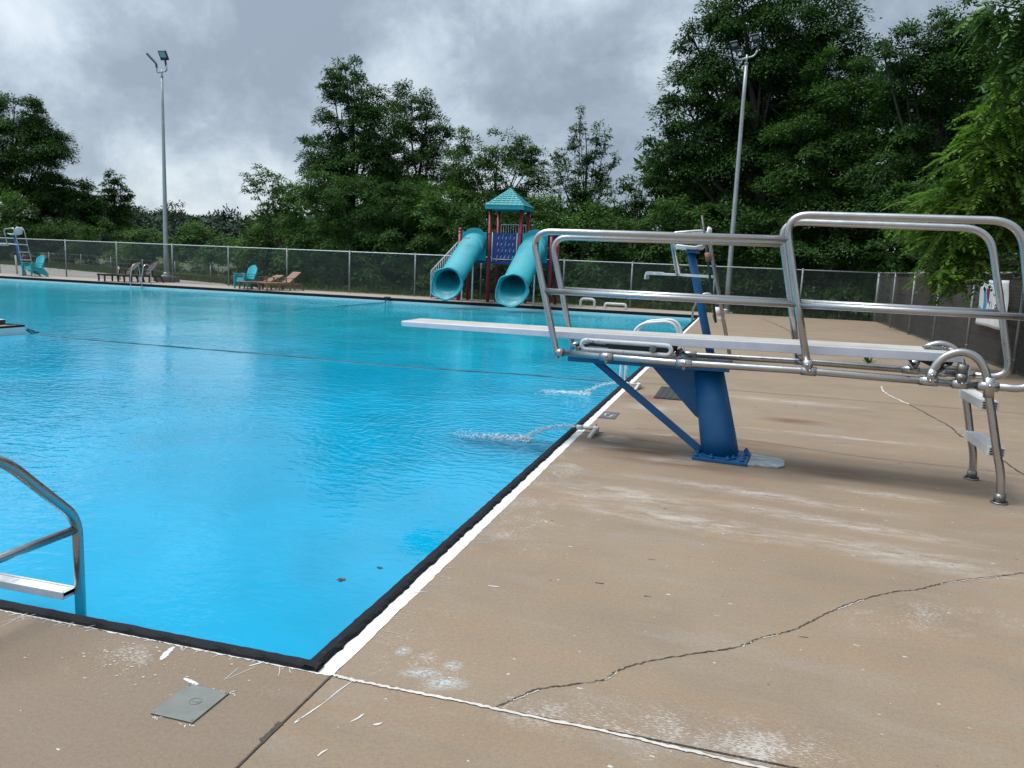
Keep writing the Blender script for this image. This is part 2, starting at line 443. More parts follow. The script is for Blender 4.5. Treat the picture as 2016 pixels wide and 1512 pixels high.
# ------------------------------------------------------------------ mesh helpers
class MB:
    def __init__(self):
        self.v, self.f, self.m, self.s = [], [], [], []

    def face(self, idx, mi=0, smooth=False):
        self.f.append(tuple(idx)); self.m.append(mi); self.s.append(smooth)

    def poly(self, pts, mi=0):
        n = len(self.v)
        self.v += [tuple(map(float, p)) for p in pts]
        self.face(range(n, n + len(pts)), mi)

    def hexa(self, p, mi=0):
        """p: 8 corners, bottom loop then top loop."""
        n = len(self.v)
        self.v += [tuple(map(float, q)) for q in p]
        for q in ((3, 2, 1, 0), (4, 5, 6, 7), (0, 1, 5, 4), (1, 2, 6, 5), (2, 3, 7, 6), (3, 0, 4, 7)):
            self.face([n + i for i in q], mi)

    def box(self, a, b, mi=0):
        (x0, y0, z0), (x1, y1, z1) = a, b
        self.hexa([(x0, y0, z0), (x1, y0, z0), (x1, y1, z0), (x0, y1, z0), (x0, y0, z1), (x1, y0, z1), (x1, y1, z1), (x0, y1, z1)], mi)

    def obox(self, a, b, w, h, up=(0, 0, 1), mi=0):
        """A bar of section w x h from a to b."""
        a, b = Vector(a), Vector(b)
        d = (b - a).normalized()
        s = d.cross(Vector(up))
        s = s.normalized() if s.length > 1e-6 else Vector((1, 0, 0))
        u = s.cross(d).normalized()
        p = []
        for z in (-h / 2, h / 2):
            for e, x in ((a, -w / 2), (b, -w / 2), (b, w / 2), (a, w / 2)):
                p.append(e + s * x + u * z)
        self.hexa(p, mi)

    def tube(self, pts, r, seg=14, caps=True, mi=0, closed=False, smooth=True):
        pts = [Vector(p) for p in pts]
        n = len(pts)
        rs = r if hasattr(r, '__len__') else [r] * n
        base = len(self.v)
        tang = []
        for i in range(n):
            if closed:
                t = pts[(i + 1) % n] - pts[i - 1]
            else:
                t = pts[min(i + 1, n - 1)] - pts[max(i - 1, 0)]
            tang.append(t.normalized())
        ref = Vector((0, 0, 1)) if abs(tang[0].z) < 0.9 else Vector((0, 1, 0))
        x = tang[0].cross(ref).normalized()
        for i in range(n):
            x = (x - tang[i] * x.dot(tang[i])).normalized()
            y = tang[i].cross(x)
            for k in range(seg):
                a = 2 * PI * k / seg
                self.v.append(tuple(pts[i] + (x * math.cos(a) + y * math.sin(a)) * rs[i]))
        for i in range(n if closed else n - 1):
            j = (i + 1) % n
            for k in range(seg):
                k2 = (k + 1) % seg
                self.face((base + i * seg + k, base + i * seg + k2, base + j * seg + k2, base + j * seg + k), mi, smooth)
        if caps and not closed:
            self.face([base + k for k in range(seg)][::-1], mi)
            self.face([base + (n - 1) * seg + k for k in range(seg)], mi)

    def cyl(self, a, b, r, r2=None, seg=16, mi=0):
        self.tube([a, b], [r, r if r2 is None else r2], seg, True, mi)

    def ball(self, c, r, seg=10, rings=6, sc=(1, 1, 1), mi=0):
        base = len(self.v)
        for i in range(rings + 1):
            th = PI * i / rings
            for k in range(seg):
                a = 2 * PI * k / seg
                self.v.append((c[0] + r * sc[0] * math.sin(th) * math.cos(a), c[1] + r * sc[1] * math.sin(th) * math.sin(a), c[2] + r * sc[2] * math.cos(th)))
        for i in range(rings):
            for k in range(seg):
                k2 = (k + 1) % seg
                self.face((base + i * seg + k, base + (i + 1) * seg + k, base + (i + 1) * seg + k2, base + i * seg + k2), mi, True)

    def prism(self, poly, vec, mi=0):
        """poly: planar loop, extruded by vec."""
        n = len(poly)
        b = len(self.v)
        self.v += [tuple(map(float, p)) for p in poly]
        self.v += [tuple(float(p[i] + vec[i]) for i in range(3)) for p in poly]
        self.face(list(range(b, b + n))[::-1], mi)
        self.face(range(b + n, b + 2 * n), mi)
        for k in range(n):
            k2 = (k + 1) % n
            self.face((b + k, b + k2, b + n + k2, b + n + k), mi)

    def build(self, name, mats, parent=None, shift=(0, 0, 0), loc=None, bevel=0.0):
        me = bpy.data.meshes.new(name)
        sh = [float(s) for s in shift]
        me.from_pydata([(p[0] - sh[0], p[1] - sh[1], p[2] - sh[2]) for p in self.v], [], self.f)
        if not isinstance(mats, (list, tuple)):
            mats = [mats]
        for m in mats:
            me.materials.append(m)
        me.polygons.foreach_set('material_index', self.m)
        me.polygons.foreach_set('use_smooth', self.s)
        me.update()
        o = bpy.data.objects.new(name, me)
        col.objects.link(o)
        if parent is not None:
            o.parent = parent
        if loc is not None:
            o.location = loc
        if bevel:
            bv = o.modifiers.new('bevel', 'BEVEL')
            bv.width = bevel
            bv.segments = 2
            bv.limit_method = 'ANGLE'
        return o


def tag(o, label=None, cat=None, group=None, kind=None):
    if label: o['label'] = label
    if cat: o['category'] = cat
    if group: o['group'] = group
    if kind: o['kind'] = kind
    return o


def thing(name, label, cat, loc=(0, 0, 0), rz=0.0, group=None):
    o = bpy.data.objects.new(name, None)
    o.empty_display_size = 0.2
    col.objects.link(o)
    o.location = [float(x) for x in loc]
    o.rotation_euler = (0, 0, rz)
    return tag(o, label, cat, group)


def copy_tree(o, parent=None):
    c = o.copy()
    col.objects.link(c)
    if parent is not None:
        c.parent = parent
    for ch in [k for k in bpy.data.objects if k.parent == o]:
        copy_tree(ch, c)
    return c


def struct(name, mb, mats, **kw):
    return tag(mb.build(name, mats, **kw), kind='structure')


def rounded(pts, rad, n=6, closed=False):
    """Round the corners of a polyline."""
    pts = [Vector(p) for p in pts]
    out = []
    N = len(pts)
    for i, p in enumerate(pts):
        if not closed and i in (0, N - 1):
            out.append(p); continue
        a, b = pts[i - 1], pts[(i + 1) % N]
        r = rad[i] if hasattr(rad, '__len__') else rad
        d1, d2 = (a - p), (b - p)
        r = min(r, d1.length * 0.48, d2.length * 0.48)
        if r < 1e-4:
            out.append(p); continue
        s, e = p + d1.normalized() * r, p + d2.normalized() * r
        for k in range(n + 1):
            t = k / n
            out.append(s * (1 - t) ** 2 + p * 2 * t * (1 - t) + e * t * t)
    return out


def smooth_line(pts, n=6):
    """Catmull-Rom through the points."""
    pts = [Vector(p) for p in pts]
    out = []
    for i in range(len(pts) - 1):
        p0, p1, p2, p3 = pts[max(i - 1, 0)], pts[i], pts[i + 1], pts[min(i + 2, len(pts) - 1)]
        for k in range(n):
            t = k / n
            out.append(0.5 * ((2 * p1) + (p2 - p0) * t + (2 * p0 - 5 * p1 + 4 * p2 - p3) * t * t + (3 * p1 - p0 - 3 * p2 + p3) * t ** 3))
    out.append(pts[-1])
    return out
# ------------------------------------------------------------------ setting: ground, deck, pool
WZ = -0.17                     # water level
XL, YF = -46.0, 28.1           # far left side and far side of the pool
PX, PY = -12.4, 10.1           # corner of the deck that juts into the pool

g = MB()
B = 420.0
hole = ((XL - 0.3, -0.1), (0.1, 28.3))
(hx0, hy0), (hx1, hy1) = hole
for a, b in (((-B, -60), (B, hy0)), ((-B, hy1), (B, B)), ((-B, hy0), (hx0, hy1)), ((hx1, hy0), (B, hy1))):
    g.poly([(a[0], a[1], -0.05), (b[0], a[1], -0.05), (b[0], b[1], -0.05), (a[0], b[1], -0.05)])
struct('ground', g, M['ground'])

# deck, with its joints, cracks and paint as materials of the one mesh
d = MB()
GX = 0.082                     # outer edge of the gutter on the right side
FENCE_X = 6.42


def slab(x0, y0, x1, y1, z=0.0):
    d.box((x0, y0, z - 0.12), (x1, y1, z))


slab(GX, -0.038, FENCE_X + 0.10, 30.95)                # right
slab(GX, -14, FENCE_X + 0.10, -0.052)                   # right, nearer than the joint
slab(-46, -14, GX - 0.008, -0.052)                      # near
slab(-46, YF + 0.16, GX - 0.001, 30.95)                 # far strip
slab(-46, -0.0515, PX - 0.16, PY - 0.16)                # the deck corner between the two pool arms


def ribbon(pts, w, z, mi, jit=0.3, sub=8, wob=0.0, taper=False):
    pl = smooth_line([(p[0], p[1], 0) for p in pts], sub) if len(pts) > 2 else [Vector((pts[0][0], pts[0][1], 0)).lerp(Vector((pts[1][0], pts[1][1], 0)), k / (sub * 4)) for k in range(sub * 4 + 1)]
    L_, R_ = [], []
    for i, p in enumerate(pl):
        t = (pl[min(i + 1, len(pl) - 1)] - pl[max(i - 1, 0)]).normalized()
        n = Vector((-t.y, t.x, 0))
        q = p + n * random.uniform(-wob, wob)
        a = w / 2 * (1 + random.uniform(-jit, jit)); b = w / 2 * (1 + random.uniform(-jit, jit))
        if taper:
            k = 0.12 + math.sin(PI * (0.04 + 0.92 * i / (len(pl) - 1))) ** 0.7
            a *= k; b *= k
        L_.append(q + n * a); R_.append(q - n * b)
    for i in range(len(pl) - 1):
        d.poly([(L_[i].x, L_[i].y, z), (R_[i].x, R_[i].y, z), (R_[i + 1].x, R_[i + 1].y, z), (L_[i + 1].x, L_[i + 1].y, z)], mi)


def px(pts, z=0.0):
    return [tuple(gz(u, v, z)) for u, v in pts]


crk = px([(975, 1392), (1010, 1378), (1060, 1357), (1120, 1349), (1190, 1338), (1215, 1322), (1260, 1307), (1330, 1293), (1400, 1283), (1460, 1272), (1490, 1258), (1530, 1249), (1570, 1237), (1600, 1222), (1645, 1200), (1700, 1180), (1765, 1165), (1800, 1162), (1850, 1150), (1890, 1143), (1960, 1135), (2016, 1128), (2100, 1112)])
ribbon(crk, 0.0062, 0.003, 1, 0.85, 12, 0.004)
wc = [(p[0] + 0.003, p[1] - 0.006) for p in crk]
for a, b in ((1, 2), (4, 5), (9, 11), (14, 15), (18, 20)):
    ribbon(wc[a:b + 1], 0.005, 0.0025, 3, 0.95, 10, 0.004)
crk2 = px([(1735, 760), (1745, 775), (1790, 797), (1830, 818), (1870, 840), (1890, 857), (1930, 880), (1970, 905), (2016, 935), (2080, 970)])
ribbon(crk2[:3], 0.022, 0.004, 2, 0.8, 10, 0.012)
ribbon(crk2[2:], 0.016, 0.004, 1, 0.8, 10, 0.012)
ribbon([(p[0] + 0.02, p[1]) for p in crk2[5:8]], 0.012, 0.0035, 2, 0.8, 10, 0.01)
ribbon(px([(1500, 628), (1530, 640), (1560, 655), (1580, 668)]), 0.03, 0.004, 1, 0.8, 8, 0.03)
ribbon(px([(1250, 843), (1360, 853), (1480, 868), (1660, 894.5), (1800, 911), (1922, 924), (2030, 938)]), 0.007, 0.004, 1, 0.5, 8, 0.002)
for yy in (8.9, 12.5, 16.2, 20.0, 24.0):
    ribbon([(0.15, yy + 0.03), (3.2, yy), (6.4, yy - 0.02)], 0.012, 0.004, 1, 0.5, 8, 0.003)
# control joints at the near corner: one filled with caulk, one open
cj = px([(657, 1330), (700, 1341), (780, 1357), (900, 1380), (1000, 1402), (1200, 1443), (1350, 1478), (1500, 1512), (1700, 1552)])
ribbon(cj, 0.0155, 0.004, 3, 0.5, 16, 0.002)
ribbon([(p[0], p[1] + 0.0085) for p in cj], 0.0025, 0.0035, 1, 0.6, 14, 0.002)
ribbon([(GX - 0.004, -0.06), (GX - 0.004, -0.8)], 0.008, 0.004, 1, 0.3, 8)
ribbon([(GX - 0.009, -0.40), (GX - 0.013, -0.52)], 0.018, 0.0038, 1, 0.5, 3, 0.004)


def splat(u, v, ru, rv, rot=0.0, mi=2, n=13, jag=0.25):
    c = gz(u, v, 0)
    sx = 1.0
    pts = []
    e1 = gz(u + ru, v + ru * math.tan(rot), 0) - c
    e2 = gz(u - rv * math.sin(rot) * 0.3, v + rv, 0) - c
    for k in range(n):
        a = 2 * PI * k / n
        r = 1 + random.uniform(-jag, jag)
        q = c + e1 * math.cos(a) * r + e2 * math.sin(a) * r
        pts.append((q[0], q[1], 0.002))
    d.poly(pts[::-1], mi)


def streak(u0, v0, u1, v1, w, mi=2):
    a, b = gz(u0, v0, 0), gz(u1, v1, 0)
    m = (a + b) / 2 + np.array([random.uniform(-.004, .004), random.uniform(-.004, .004), 0])
    ribbon([a, m, b], w, 0.002, mi, 0.22, 7, w * 0.05, True)


streak(317, 1300, 342, 1274, 0.024)
streak(362, 1336, 390, 1349, 0.017)
streak(490, 1312, 520, 1303, 0.008)
streak(585, 1420, 640, 1383, 0.006); streak(640, 1383, 693, 1342, 0.005)
streak(580, 1424, 592, 1414, 0.010)
streak(690, 1422, 716, 1406, 0.007); streak(625, 1490, 645, 1476, 0.007)
streak(800, 1168, 840, 1166, 0.006); streak(960, 1153, 983, 1156, 0.009); streak(735, 1428, 752, 1424, 0.010)
for u0, v0, u1, v1 in ((0, 1226, 78, 1208), (0, 1236, 60, 1204), (110, 1234, 165, 1220), (160, 1238, 195, 1230), (440, 1340, 470, 1315), (445, 1338, 505, 1312), (548, 1332, 550, 1312), (570, 1316, 574, 1326), (30, 1225, 64, 1216)):
    streak(u0, v0, u1, v1, 0.0022)
for k in range(34):                                   # ticks of roller paint off the gutter edge
    y = random.uniform(0.2, 6.0)
    x = GX + random.uniform(0.0, 0.015)
    ln = random.uniform(0.02, 0.10)
    ribbon([(x, y), (x + ln, y + random.uniform(-0.015, 0.02))], 0.0024, 0.002, 4, 0.7, 2, 0, True)
for k in range(40):                                   # brushed ticks round the hatch and under the lip
    if k < 22:
        x = random.uniform(-0.395, -0.19); y = (-0.291 if k % 2 else -0.52) + random.uniform(-0.006, 0.006)
        ribbon([(x, y), (x + random.uniform(.004, .012), y + random.uniform(-.016, .016))], 0.0035, 0.002, 2, 0.6, 1)
    else:
        x = random.uniform(-1.6, 0.0)
        ribbon([(x, -0.056), (x + random.uniform(-.02, .02), -0.062 - random.uniform(0, .03))], 0.003, 0.002, 2, 0.7, 1)
for k in range(120):                                  # flecks of spilt white paint
    if k < 80:
        x, y = random.gauss(-0.78, 0.17), random.gauss(-0.25, 0.09)
    elif k < 110:
        x, y = random.uniform(-1.5, 0), random.uniform(-0.45, -0.08)
    else:
        x, y = random.uniform(0.15, 2.2), random.uniform(0.1, 4.0)
    if y > -0.06 and x < GX + .02: continue
    r = 0.0012 + 0.0038 * random.random() ** 2.2
    d.poly([(x + r * 1.6 * math.cos(a) * (1 + random.uniform(-.3, .3)), y + r * math.sin(a) * (1 + random.uniform(-.3, .3)), 0.002) for a in [2 * PI * i / 7 for i in range(7)]], 4)
for k in range(60):                                   # twigs and specks of dirt
    x, y = random.uniform(0.4, 5.5), random.uniform(0.5, 9.0)
    a = random.uniform(-0.5, 0.6); ln = random.uniform(0.01, 0.05)
    ribbon([(x, y), (x + ln * math.cos(a), y + ln * math.sin(a))], random.uniform(.003, .007), 0.002, 1, 0.6, 1)
struct('pool_deck', d, [M['deck'], M['crack'], M['white_paint'], M['caulk'], M['paint_fleck']])

# water sheet, fine enough near the camera to carry gentle swell
wm = MB()
wm.poly([(XL, -0.02, WZ), (0.0, -0.02, WZ), (0.0, YF + 0.03, WZ), (XL, YF + 0.03, WZ)])
struct('pool_water', wm, M['water'])


# painted coping lip all round the two arms of the pool, with the white gutter behind it
def lip_run(mb, a, b, out, w=0.07, zb=-0.11, jit=0.005, step=0.035):
    """a->b along the water edge, 'out' points away from the water."""
    a, b, out = Vector((*a, 0)), Vector((*b, 0)), Vector((*out, 0))
    n = max(2, int((b - a).length / step))
    prof = [(0.0, zb), (0.0, -0.012), (0.006, 0.006), (0.018, 0.014), (w * 0.7, 0.013), (w - 0.008, 0.006), (w, -0.012), (w, -0.05)]
    base = len(mb.v)
    for i in range(n + 1):
        p = a.lerp(b, i / n)
        jo = random.uniform(-jit, jit) * 1.6
        ji = random.uniform(-jit, jit) * 0.5
        for k, (o, z) in enumerate(prof):
            q = p + out * (o + (jo if k >= 5 else ji if k in (2, 3) else 0))
            mb.v.append((q.x, q.y, z + (random.uniform(-.0012, .0012) if 1 < k < 7 else 0)))
    m = len(prof)
    for i in range(n):
        for k in range(m - 1):
            mb.face((base + i * m + k, base + (i + 1) * m + k, base + (i + 1) * m + k + 1, base + i * m + k + 1), 0, False)


def gutter_run(mb, a, b, out, w0, w1, step=0.05, ragged=0.0):
    a, b, out = Vector((*a, 0)), Vector((*b, 0)), Vector((*out, 0))
    n = max(2, int((b - a).length / step))
    base = len(mb.v)
    prof = [(w0 - 0.012, -0.014), (w0 + 0.004, -0.010), (w0 * 0.65 + w1 * 0.35, -0.006), (w1 - 0.012, -0.001), (w1, 0.002)]
    for i in range(n + 1):
        p = a.lerp(b, i / n)
        for k, (o, z) in enumerate(prof):
            q = p + out * (o + (random.uniform(-ragged, ragged) if k in (1, 4) else 0))
            mb.v.append((q.x, q.y, z + random.uniform(-.001, .001)))
    m = len(prof)
    for i in range(n):
        for k in range(m - 1):
            mb.face((base + i * m + k, base + (i + 1) * m + k, base + (i + 1) * m + k + 1, base + i * m + k + 1), 0, True)


lp = MB()
lip_run(lp, (-0.068, -0.03), (-0.068, YF + 0.07), (1, 0))
lip_run(lp, (0.002, YF), (XL, YF), (0, 1), step=0.3)
lip_run(lp, (PX, 0.032), (0.002, 0.032), (0, -1), w=0.066)
lip_run(lp, (PX, PY), (PX, 0.03), (-1, 0), step=0.2, zb=-0.03)
lip_run(lp, (XL, PY), (PX + .001, PY), (0, -1), step=0.3)
struct('pool_coping', lp, M['lip'])
gt = MB()
gutter_run(gt, (0, -0.04), (0, YF), (1, 0), 0.002, 0.083, ragged=0.004)
gutter_run(gt, (0.084, YF + 0.07), (XL, YF + 0.07), (0, 1), 0.002, 0.092, step=0.4)
gutter_run(gt, (PX, -0.034), (GX - 0.006, -0.034), (0, -1), -0.001, 0.020, step=0.012, ragged=0.005)
gutter_run(gt, (PX - 0.07, PY), (PX - 0.07, 0), (-1, 0), 0.002, 0.092, step=0.3)
gutter_run(gt, (XL, PY - 0.07), (PX - 0.07, PY - 0.07), (0, -1), 0.002, 0.092, step=0.4)
struct('pool_gutter', gt, M['gutter'])
wl = MB()
wl.box((XL, YF - 0.001, -1.2), (0.05, YF + 0.05, -0.108))
wl.box((-0.07, 0.0, -1.2), (0.05, YF - 0.002, -0.108))
wl.box((PX - 0.002, -0.03, -1.2), (-0.072, 0.031, -0.108))
wl.box((PX - 0.15, 0.033, -1.2), (PX + 0.001, PY + 0.0005, -0.029))
wl.box((XL, PY - 0.15, -1.2), (PX - 0.152, PY, -0.108))
struct('pool_wall', wl, M['wall_paint'])

# gravel yard beyond the fence on the far left
gv = MB()
gv.poly([(-140, 30.96, -0.02), (-22, 30.96, -0.02), (-24.8, 33.6, -0.02), (-34.3, 37.6, -0.02), (-45.5, 42.9, -0.02), (-70, 54, -0.02), (-140, 84, -0.02)])
struct('gravel_yard', gv, M['gravel'])

# ------------------------------------------------------------------ dark block on the deck corner
bk = MB()
bk.box((-14.2, 9.78, 0.0), (-12.78, 10.0, 0.095))
bk.box((-14.2, 9.775, 0.095), (-12.775, 10.005, 0.105), 1)
tag(bk.build('deck_block', [M['rubber'], M['caulk']], shift=(-13.4, 9.9, 0), loc=(-13.4, 9.9, 0), bevel=0.008), 'low black block with a grey top on the deck corner at the left edge', 'block')

# ------------------------------------------------------------------ ropes on the water
def wob_rope(pts, r, amp, n, name, label, grp):
    mb = MB()
    pl = []
    for i in range(len(pts) - 1):
        a, b = Vector(pts[i]), Vector(pts[i + 1])
        for k in range(n):
            t = k / n
            q = a.lerp(b, t)
            pl.append(q + Vector((random.uniform(-amp, amp), random.uniform(-amp, amp), random.uniform(-0.006, 0.004))))
    pl.append(Vector(pts[-1]))
    mb.tube(pl, r, 8)
    o0 = pts[0]
    return tag(mb.build(name, M['rope'], shift=o0, loc=o0), label, 'rope', grp)


rz_ = WZ + 0.001
wob_rope([(-0.02, 9.9, 0.0), (-0.25, 9.9, rz_), (-1.73, 9.98, rz_), (-3.42, 9.80, rz_), (-4.86, 9.82, rz_), (-6.77, 9.93, rz_), (-8.84, 9.93, rz_), (-10.3, 9.92, rz_), (-11.7, 10.05, rz_ - .004), (-12.3, 10.2, rz_ - .01), (-12.40, 10.15, -0.09)], 0.015, 0.03, 10,
         'safety_rope', 'dark rope floating across the diving end from the deck corner to the right side', 'ropes floating on the pool')
rp = [(-12.74, 28.08, -0.02), (-12.74, 27.8, rz_), (-12.72, 22.8, rz_ - .002), (-12.65, 20.1, rz_ - .006), (-12.3, 17.3, rz_ - .010), (-12.24, 15.5, rz_ - .012), (-12.2, 13.5, rz_ - .012), (-12.25, 11.8, rz_ - .010), (-12.36, 10.4, rz_ - .01), (-12.38, 10.14, -0.08)]
wob_rope(rp, 0.015, 0.04, 10, 'safety_rope', 'dark rope running from the far side of the pool to the deck corner', 'ropes floating on the pool')
cb = MB()
cb.box((-12.82, 28.03, -0.06), (-12.62, 28.11, 0.06))
cb.box((-12.86, 27.96, 0.0), (-12.58, 28.03, 0.05))
tag(cb.build('rope_anchor', M['rubber'], shift=(-12.72, 28.06, 0), loc=(-12.72, 28.06, 0), bevel=0.01), 'small black rope anchor on the far coping', 'anchor')

# ------------------------------------------------------------------ diving board and its stand
SA = math.radians(6.3)
A0 = Vector((1.45, 4.58, 0))
ES, ET = Vector((math.cos(SA), -math.sin(SA), 0)), Vector((math.sin(SA), math.cos(SA), 0))


def S(s, t, z):
    return A0 + ES * s + ET * t + Vector((0, 0, z))


LOC = tuple(A0)
stand = thing('diving_board', 'long white diving board on a blue pedestal stand with stainless guard rails', 'diving board', LOC)


def part(name, mb, mat, parent=None, bevel=0.0, label=None):
    o = mb.build(name, mat, parent=parent or stand, shift=LOC, bevel=bevel)
    if label: o['label'] = label
    return o


# board: thin at the tip, thickest over the fulcrum, thinner again at the hinge
bm_ = MB()
prof = [(-3.19, 1.030, 0.040), (-3.17, 1.034, 0.054), (-2.4, 1.040, 0.058), (-1.42, 1.052, 0.066), (-0.6, 1.066, 0.076), (0.28, 1.083, 0.080), (1.2, 1.098, 0.078), (1.66, 1.105, 0.074), (1.775, 1.106, 0.070)]
base = len(bm_.v)
for s, zt, th in prof:
    sh = -0.045
    for t, z in ((-0.25, zt - th), (-0.25, zt - 0.006), (-0.243, zt), (0.243, zt), (0.25, zt - 0.006), (0.25, zt - th)):
        p = S(s + sh * (t + 0.25) / 0.5, t, z)
        bm_.v.append(tuple(p))
n6 = 6
for i in range(len(prof) - 1):
    for k in range(6):
        k2 = (k + 1) % 6
        bm_.face((base + i * 6 + k, base + i * 6 + k2, base + (i + 1) * 6 + k2, base + (i + 1) * 6 + k))
bm_.face([base + k for k in range(6)])
bm_.face([base + (len(prof) - 1) * 6 + k for k in range(6)][::-1])
plank = part('board', bm_, M['board'], bevel=0.006)
hp = MB()                                                # hinge plate let into the rear of the board
hp.prism([S(1.52, -0.06, 1.108), S(1.70, -0.06, 1.108), S(1.70, 0.16, 1.108), S(1.52, 0.16, 1.108)], (0, 0, 0.008))
for s, t in ((1.55, -0.03), (1.67, -0.03), (1.55, 0.13), (1.67, 0.13)):
    hp.cyl(S(s, t, 1.112), S(s, t, 1.126), 0.012, seg=8)
part('hinge_plate', hp, M['dull_steel'], plank)

RR = 0.0295
near_front = [(-1.488, 0.812), (-1.492, 0.866), (-1.642, 1.41), (-1.785, 1.945), (0.43, 1.931)]
far_front = [(-1.575, 0.82), (-1.587, 0.866), (-1.720, 1.39), (-1.865, 1.925), (0.34, 1.92)]
for t, pts in ((-0.37, near_front), (0.37, far_front)):
    mb = MB()
    mb.tube(rounded([S(s, t, z) for s, z in pts], [0, 0, 0, 0.20, 0], 9), RR, 16)
    part('front_rail', mb, M['steel'])
near_back = [(0.676, 0.875), (0.54, 1.43), (0.385, 2.128), (2.02, 2.104), (2.265, 0.885), (1.94, 0.882)]
far_back = [(0.555, 0.875), (0.448, 1.403), (0.290, 2.117), (1.93, 2.088), (2.215, 0.882), (1.88, 0.882)]
for t, pts in ((-0.37, near_back), (0.37, far_back)):
    mb = MB()
    mb.tube(rounded([S(s, t, z) for s, z in pts], [0, 0, 0.20, 0.20, 0.20, 0], 9), RR, 16)
    part('rear_rail', mb, M['steel'])
for t, s0, s1, s2 in ((-0.37, -1.640, 0.545, 2.150), (0.37, -1.720, 0.445, 2.09)):
    mb = MB()
    mb.tube([S(s0, t, 1.412), S(s1, t, 1.413)], RR * 0.9, 16)
    mb.tube([S(s1, t, 1.413), S(s2, t, 1.414)], RR * 0.9, 16)
    part('mid_rail', mb, M['steel'])
for t, s0, s1 in ((-0.37, -1.494, 1.96), (0.37, -1.58, 1.90)):
    mb = MB()
    mb.tube([S(s0, t, 0.866), S(-0.4, t, 0.861), S(0.6, t, 0.883), S(s1, t, 0.882)], RR, 16)
    part('base_tube', mb, M['steel'])
    off = 0 if t < 0 else -0.09
    sgn = -1 if t < 0 else 1
    # cast tee fittings and set screws along the tube
    for s, z, ln, ds, drop in ((-1.46 + off, 0.866, 0.07, None, 0), (-1.02 + off, 0.863, 0.12, None, 1), (-0.33 + off, 0.862, 0.14, None, 1), (0.675 + off, 0.884, 0.12, -0.022, 0),
                               (1.545 + off * .8, 0.884, 0.13, 0.03, 0), (1.76 + off * .8, 0.882, 0.11, None, 0), (1.945 + off * .7, 0.882, 0.14, 0.0, 0)):
        cp = MB()
        cp.cyl(S(s - ln / 2, t, z), S(s + ln / 2, t, z), RR + 0.008, seg=16)
        cp.ball(S(s + 0.01, t + sgn * 0.036, z + 0.006), 0.014, 8, 5)
        if drop:
            cp.cyl(S(s, t, 0.86), S(s, t, 0.805), 0.016, seg=10)
        if ds == 0.0:
            cp.cyl(S(s, t, 0.95), S(s + 0.013, t, 0.80), RR + 0.009, seg=16)
        elif ds is not None:
            cp.cyl(S(s, t, z), S(s + ds, t, z + 0.09), RR + 0.009, seg=16)
            cp.ball(S(s + ds * .6, t + sgn * 0.037, z + 0.05), 0.013, 8, 5)
        part('tube_fitting', cp, M['steel'])
# grab hoop that runs down into the ladder leg, both sides
near_leg = [(1.547, 0.895), (1.571, 0.987), (1.635, 1.079), (1.738, 1.124), (1.83, 1.102), (1.895, 1.034), (1.938, 0.927), (1.950, 0.848), (2.004, 0.632), (2.060, 0.396), (2.100, 0.242), (2.116, 0.131), (2.120, 0.02)]
far_leg = [(s - 0.075 - 0.02 * max(0, (0.9 - z)), z) for s, z in near_leg]
for t, pts in ((-0.37, near_leg), (0.37, far_leg)):
    mb = MB()
    mb.tube(smooth_line([S(s, t, z) for s, z in pts], 5), RR + 0.001, 16)
    leg = part('ladder_leg', mb, M['steel'])
    s = pts[-1][0]
    ft = MB()
    ft.tube([S(s, t, 0.0) + Vector((0.0, 0, 0.001)), S(s, t, 0.012)], [0.062, 0.058], 18)
    ft.cyl(S(s, t, 0.012), S(s, t, 0.075), 0.043, 0.037, 16)
    for q in (-0.046, 0.046):
        ft.cyl(S(s + q, t, 0.012), S(s + q, t, 0.026), 0.010, seg=8)
    ft.cyl(S(s, t - 0.05, 0.05), S(s, t + 0.05, 0.05), 0.009, seg=8)
    part('foot_flange', ft, M['dull_steel'], leg)
for zt, s0n, s1n, s0f in ((0.417, 2.010, 2.122, 1.930), (0.765, 1.925, 2.043, 1.850)):
    mb = MB()
    th = 0.066
    for k in range(1):
        p = [S(s0n, -0.335, zt - th), S(s1n, -0.335, zt - th), S(s1n - 0.075, 0.335, zt - th), S(s0f - 0.002, 0.335, zt - th)]
        mid0, mid1 = S((s0n + s0f) / 2 - 0.012, 0, zt - th), None
        mb.prism(p, (0, 0, th))
    # black blocks stand in for the shade inside the holes at the near end
    for r_ in range(3):
        for c_ in range(3):
            a = s0n + 0.008 + c_ * 0.034
            z0 = zt - th + 0.008 + r_ * 0.019
            mb.prism([S(a, -0.3352, z0), S(a + 0.026, -0.3352, z0), S(a + 0.026, -0.3352, z0 + 0.011), S(a, -0.3352, z0 + 0.011)], tuple(ET * -0.0025), 1)
    part('step', mb, [M['white'], M['rubber']], bevel=0.004)
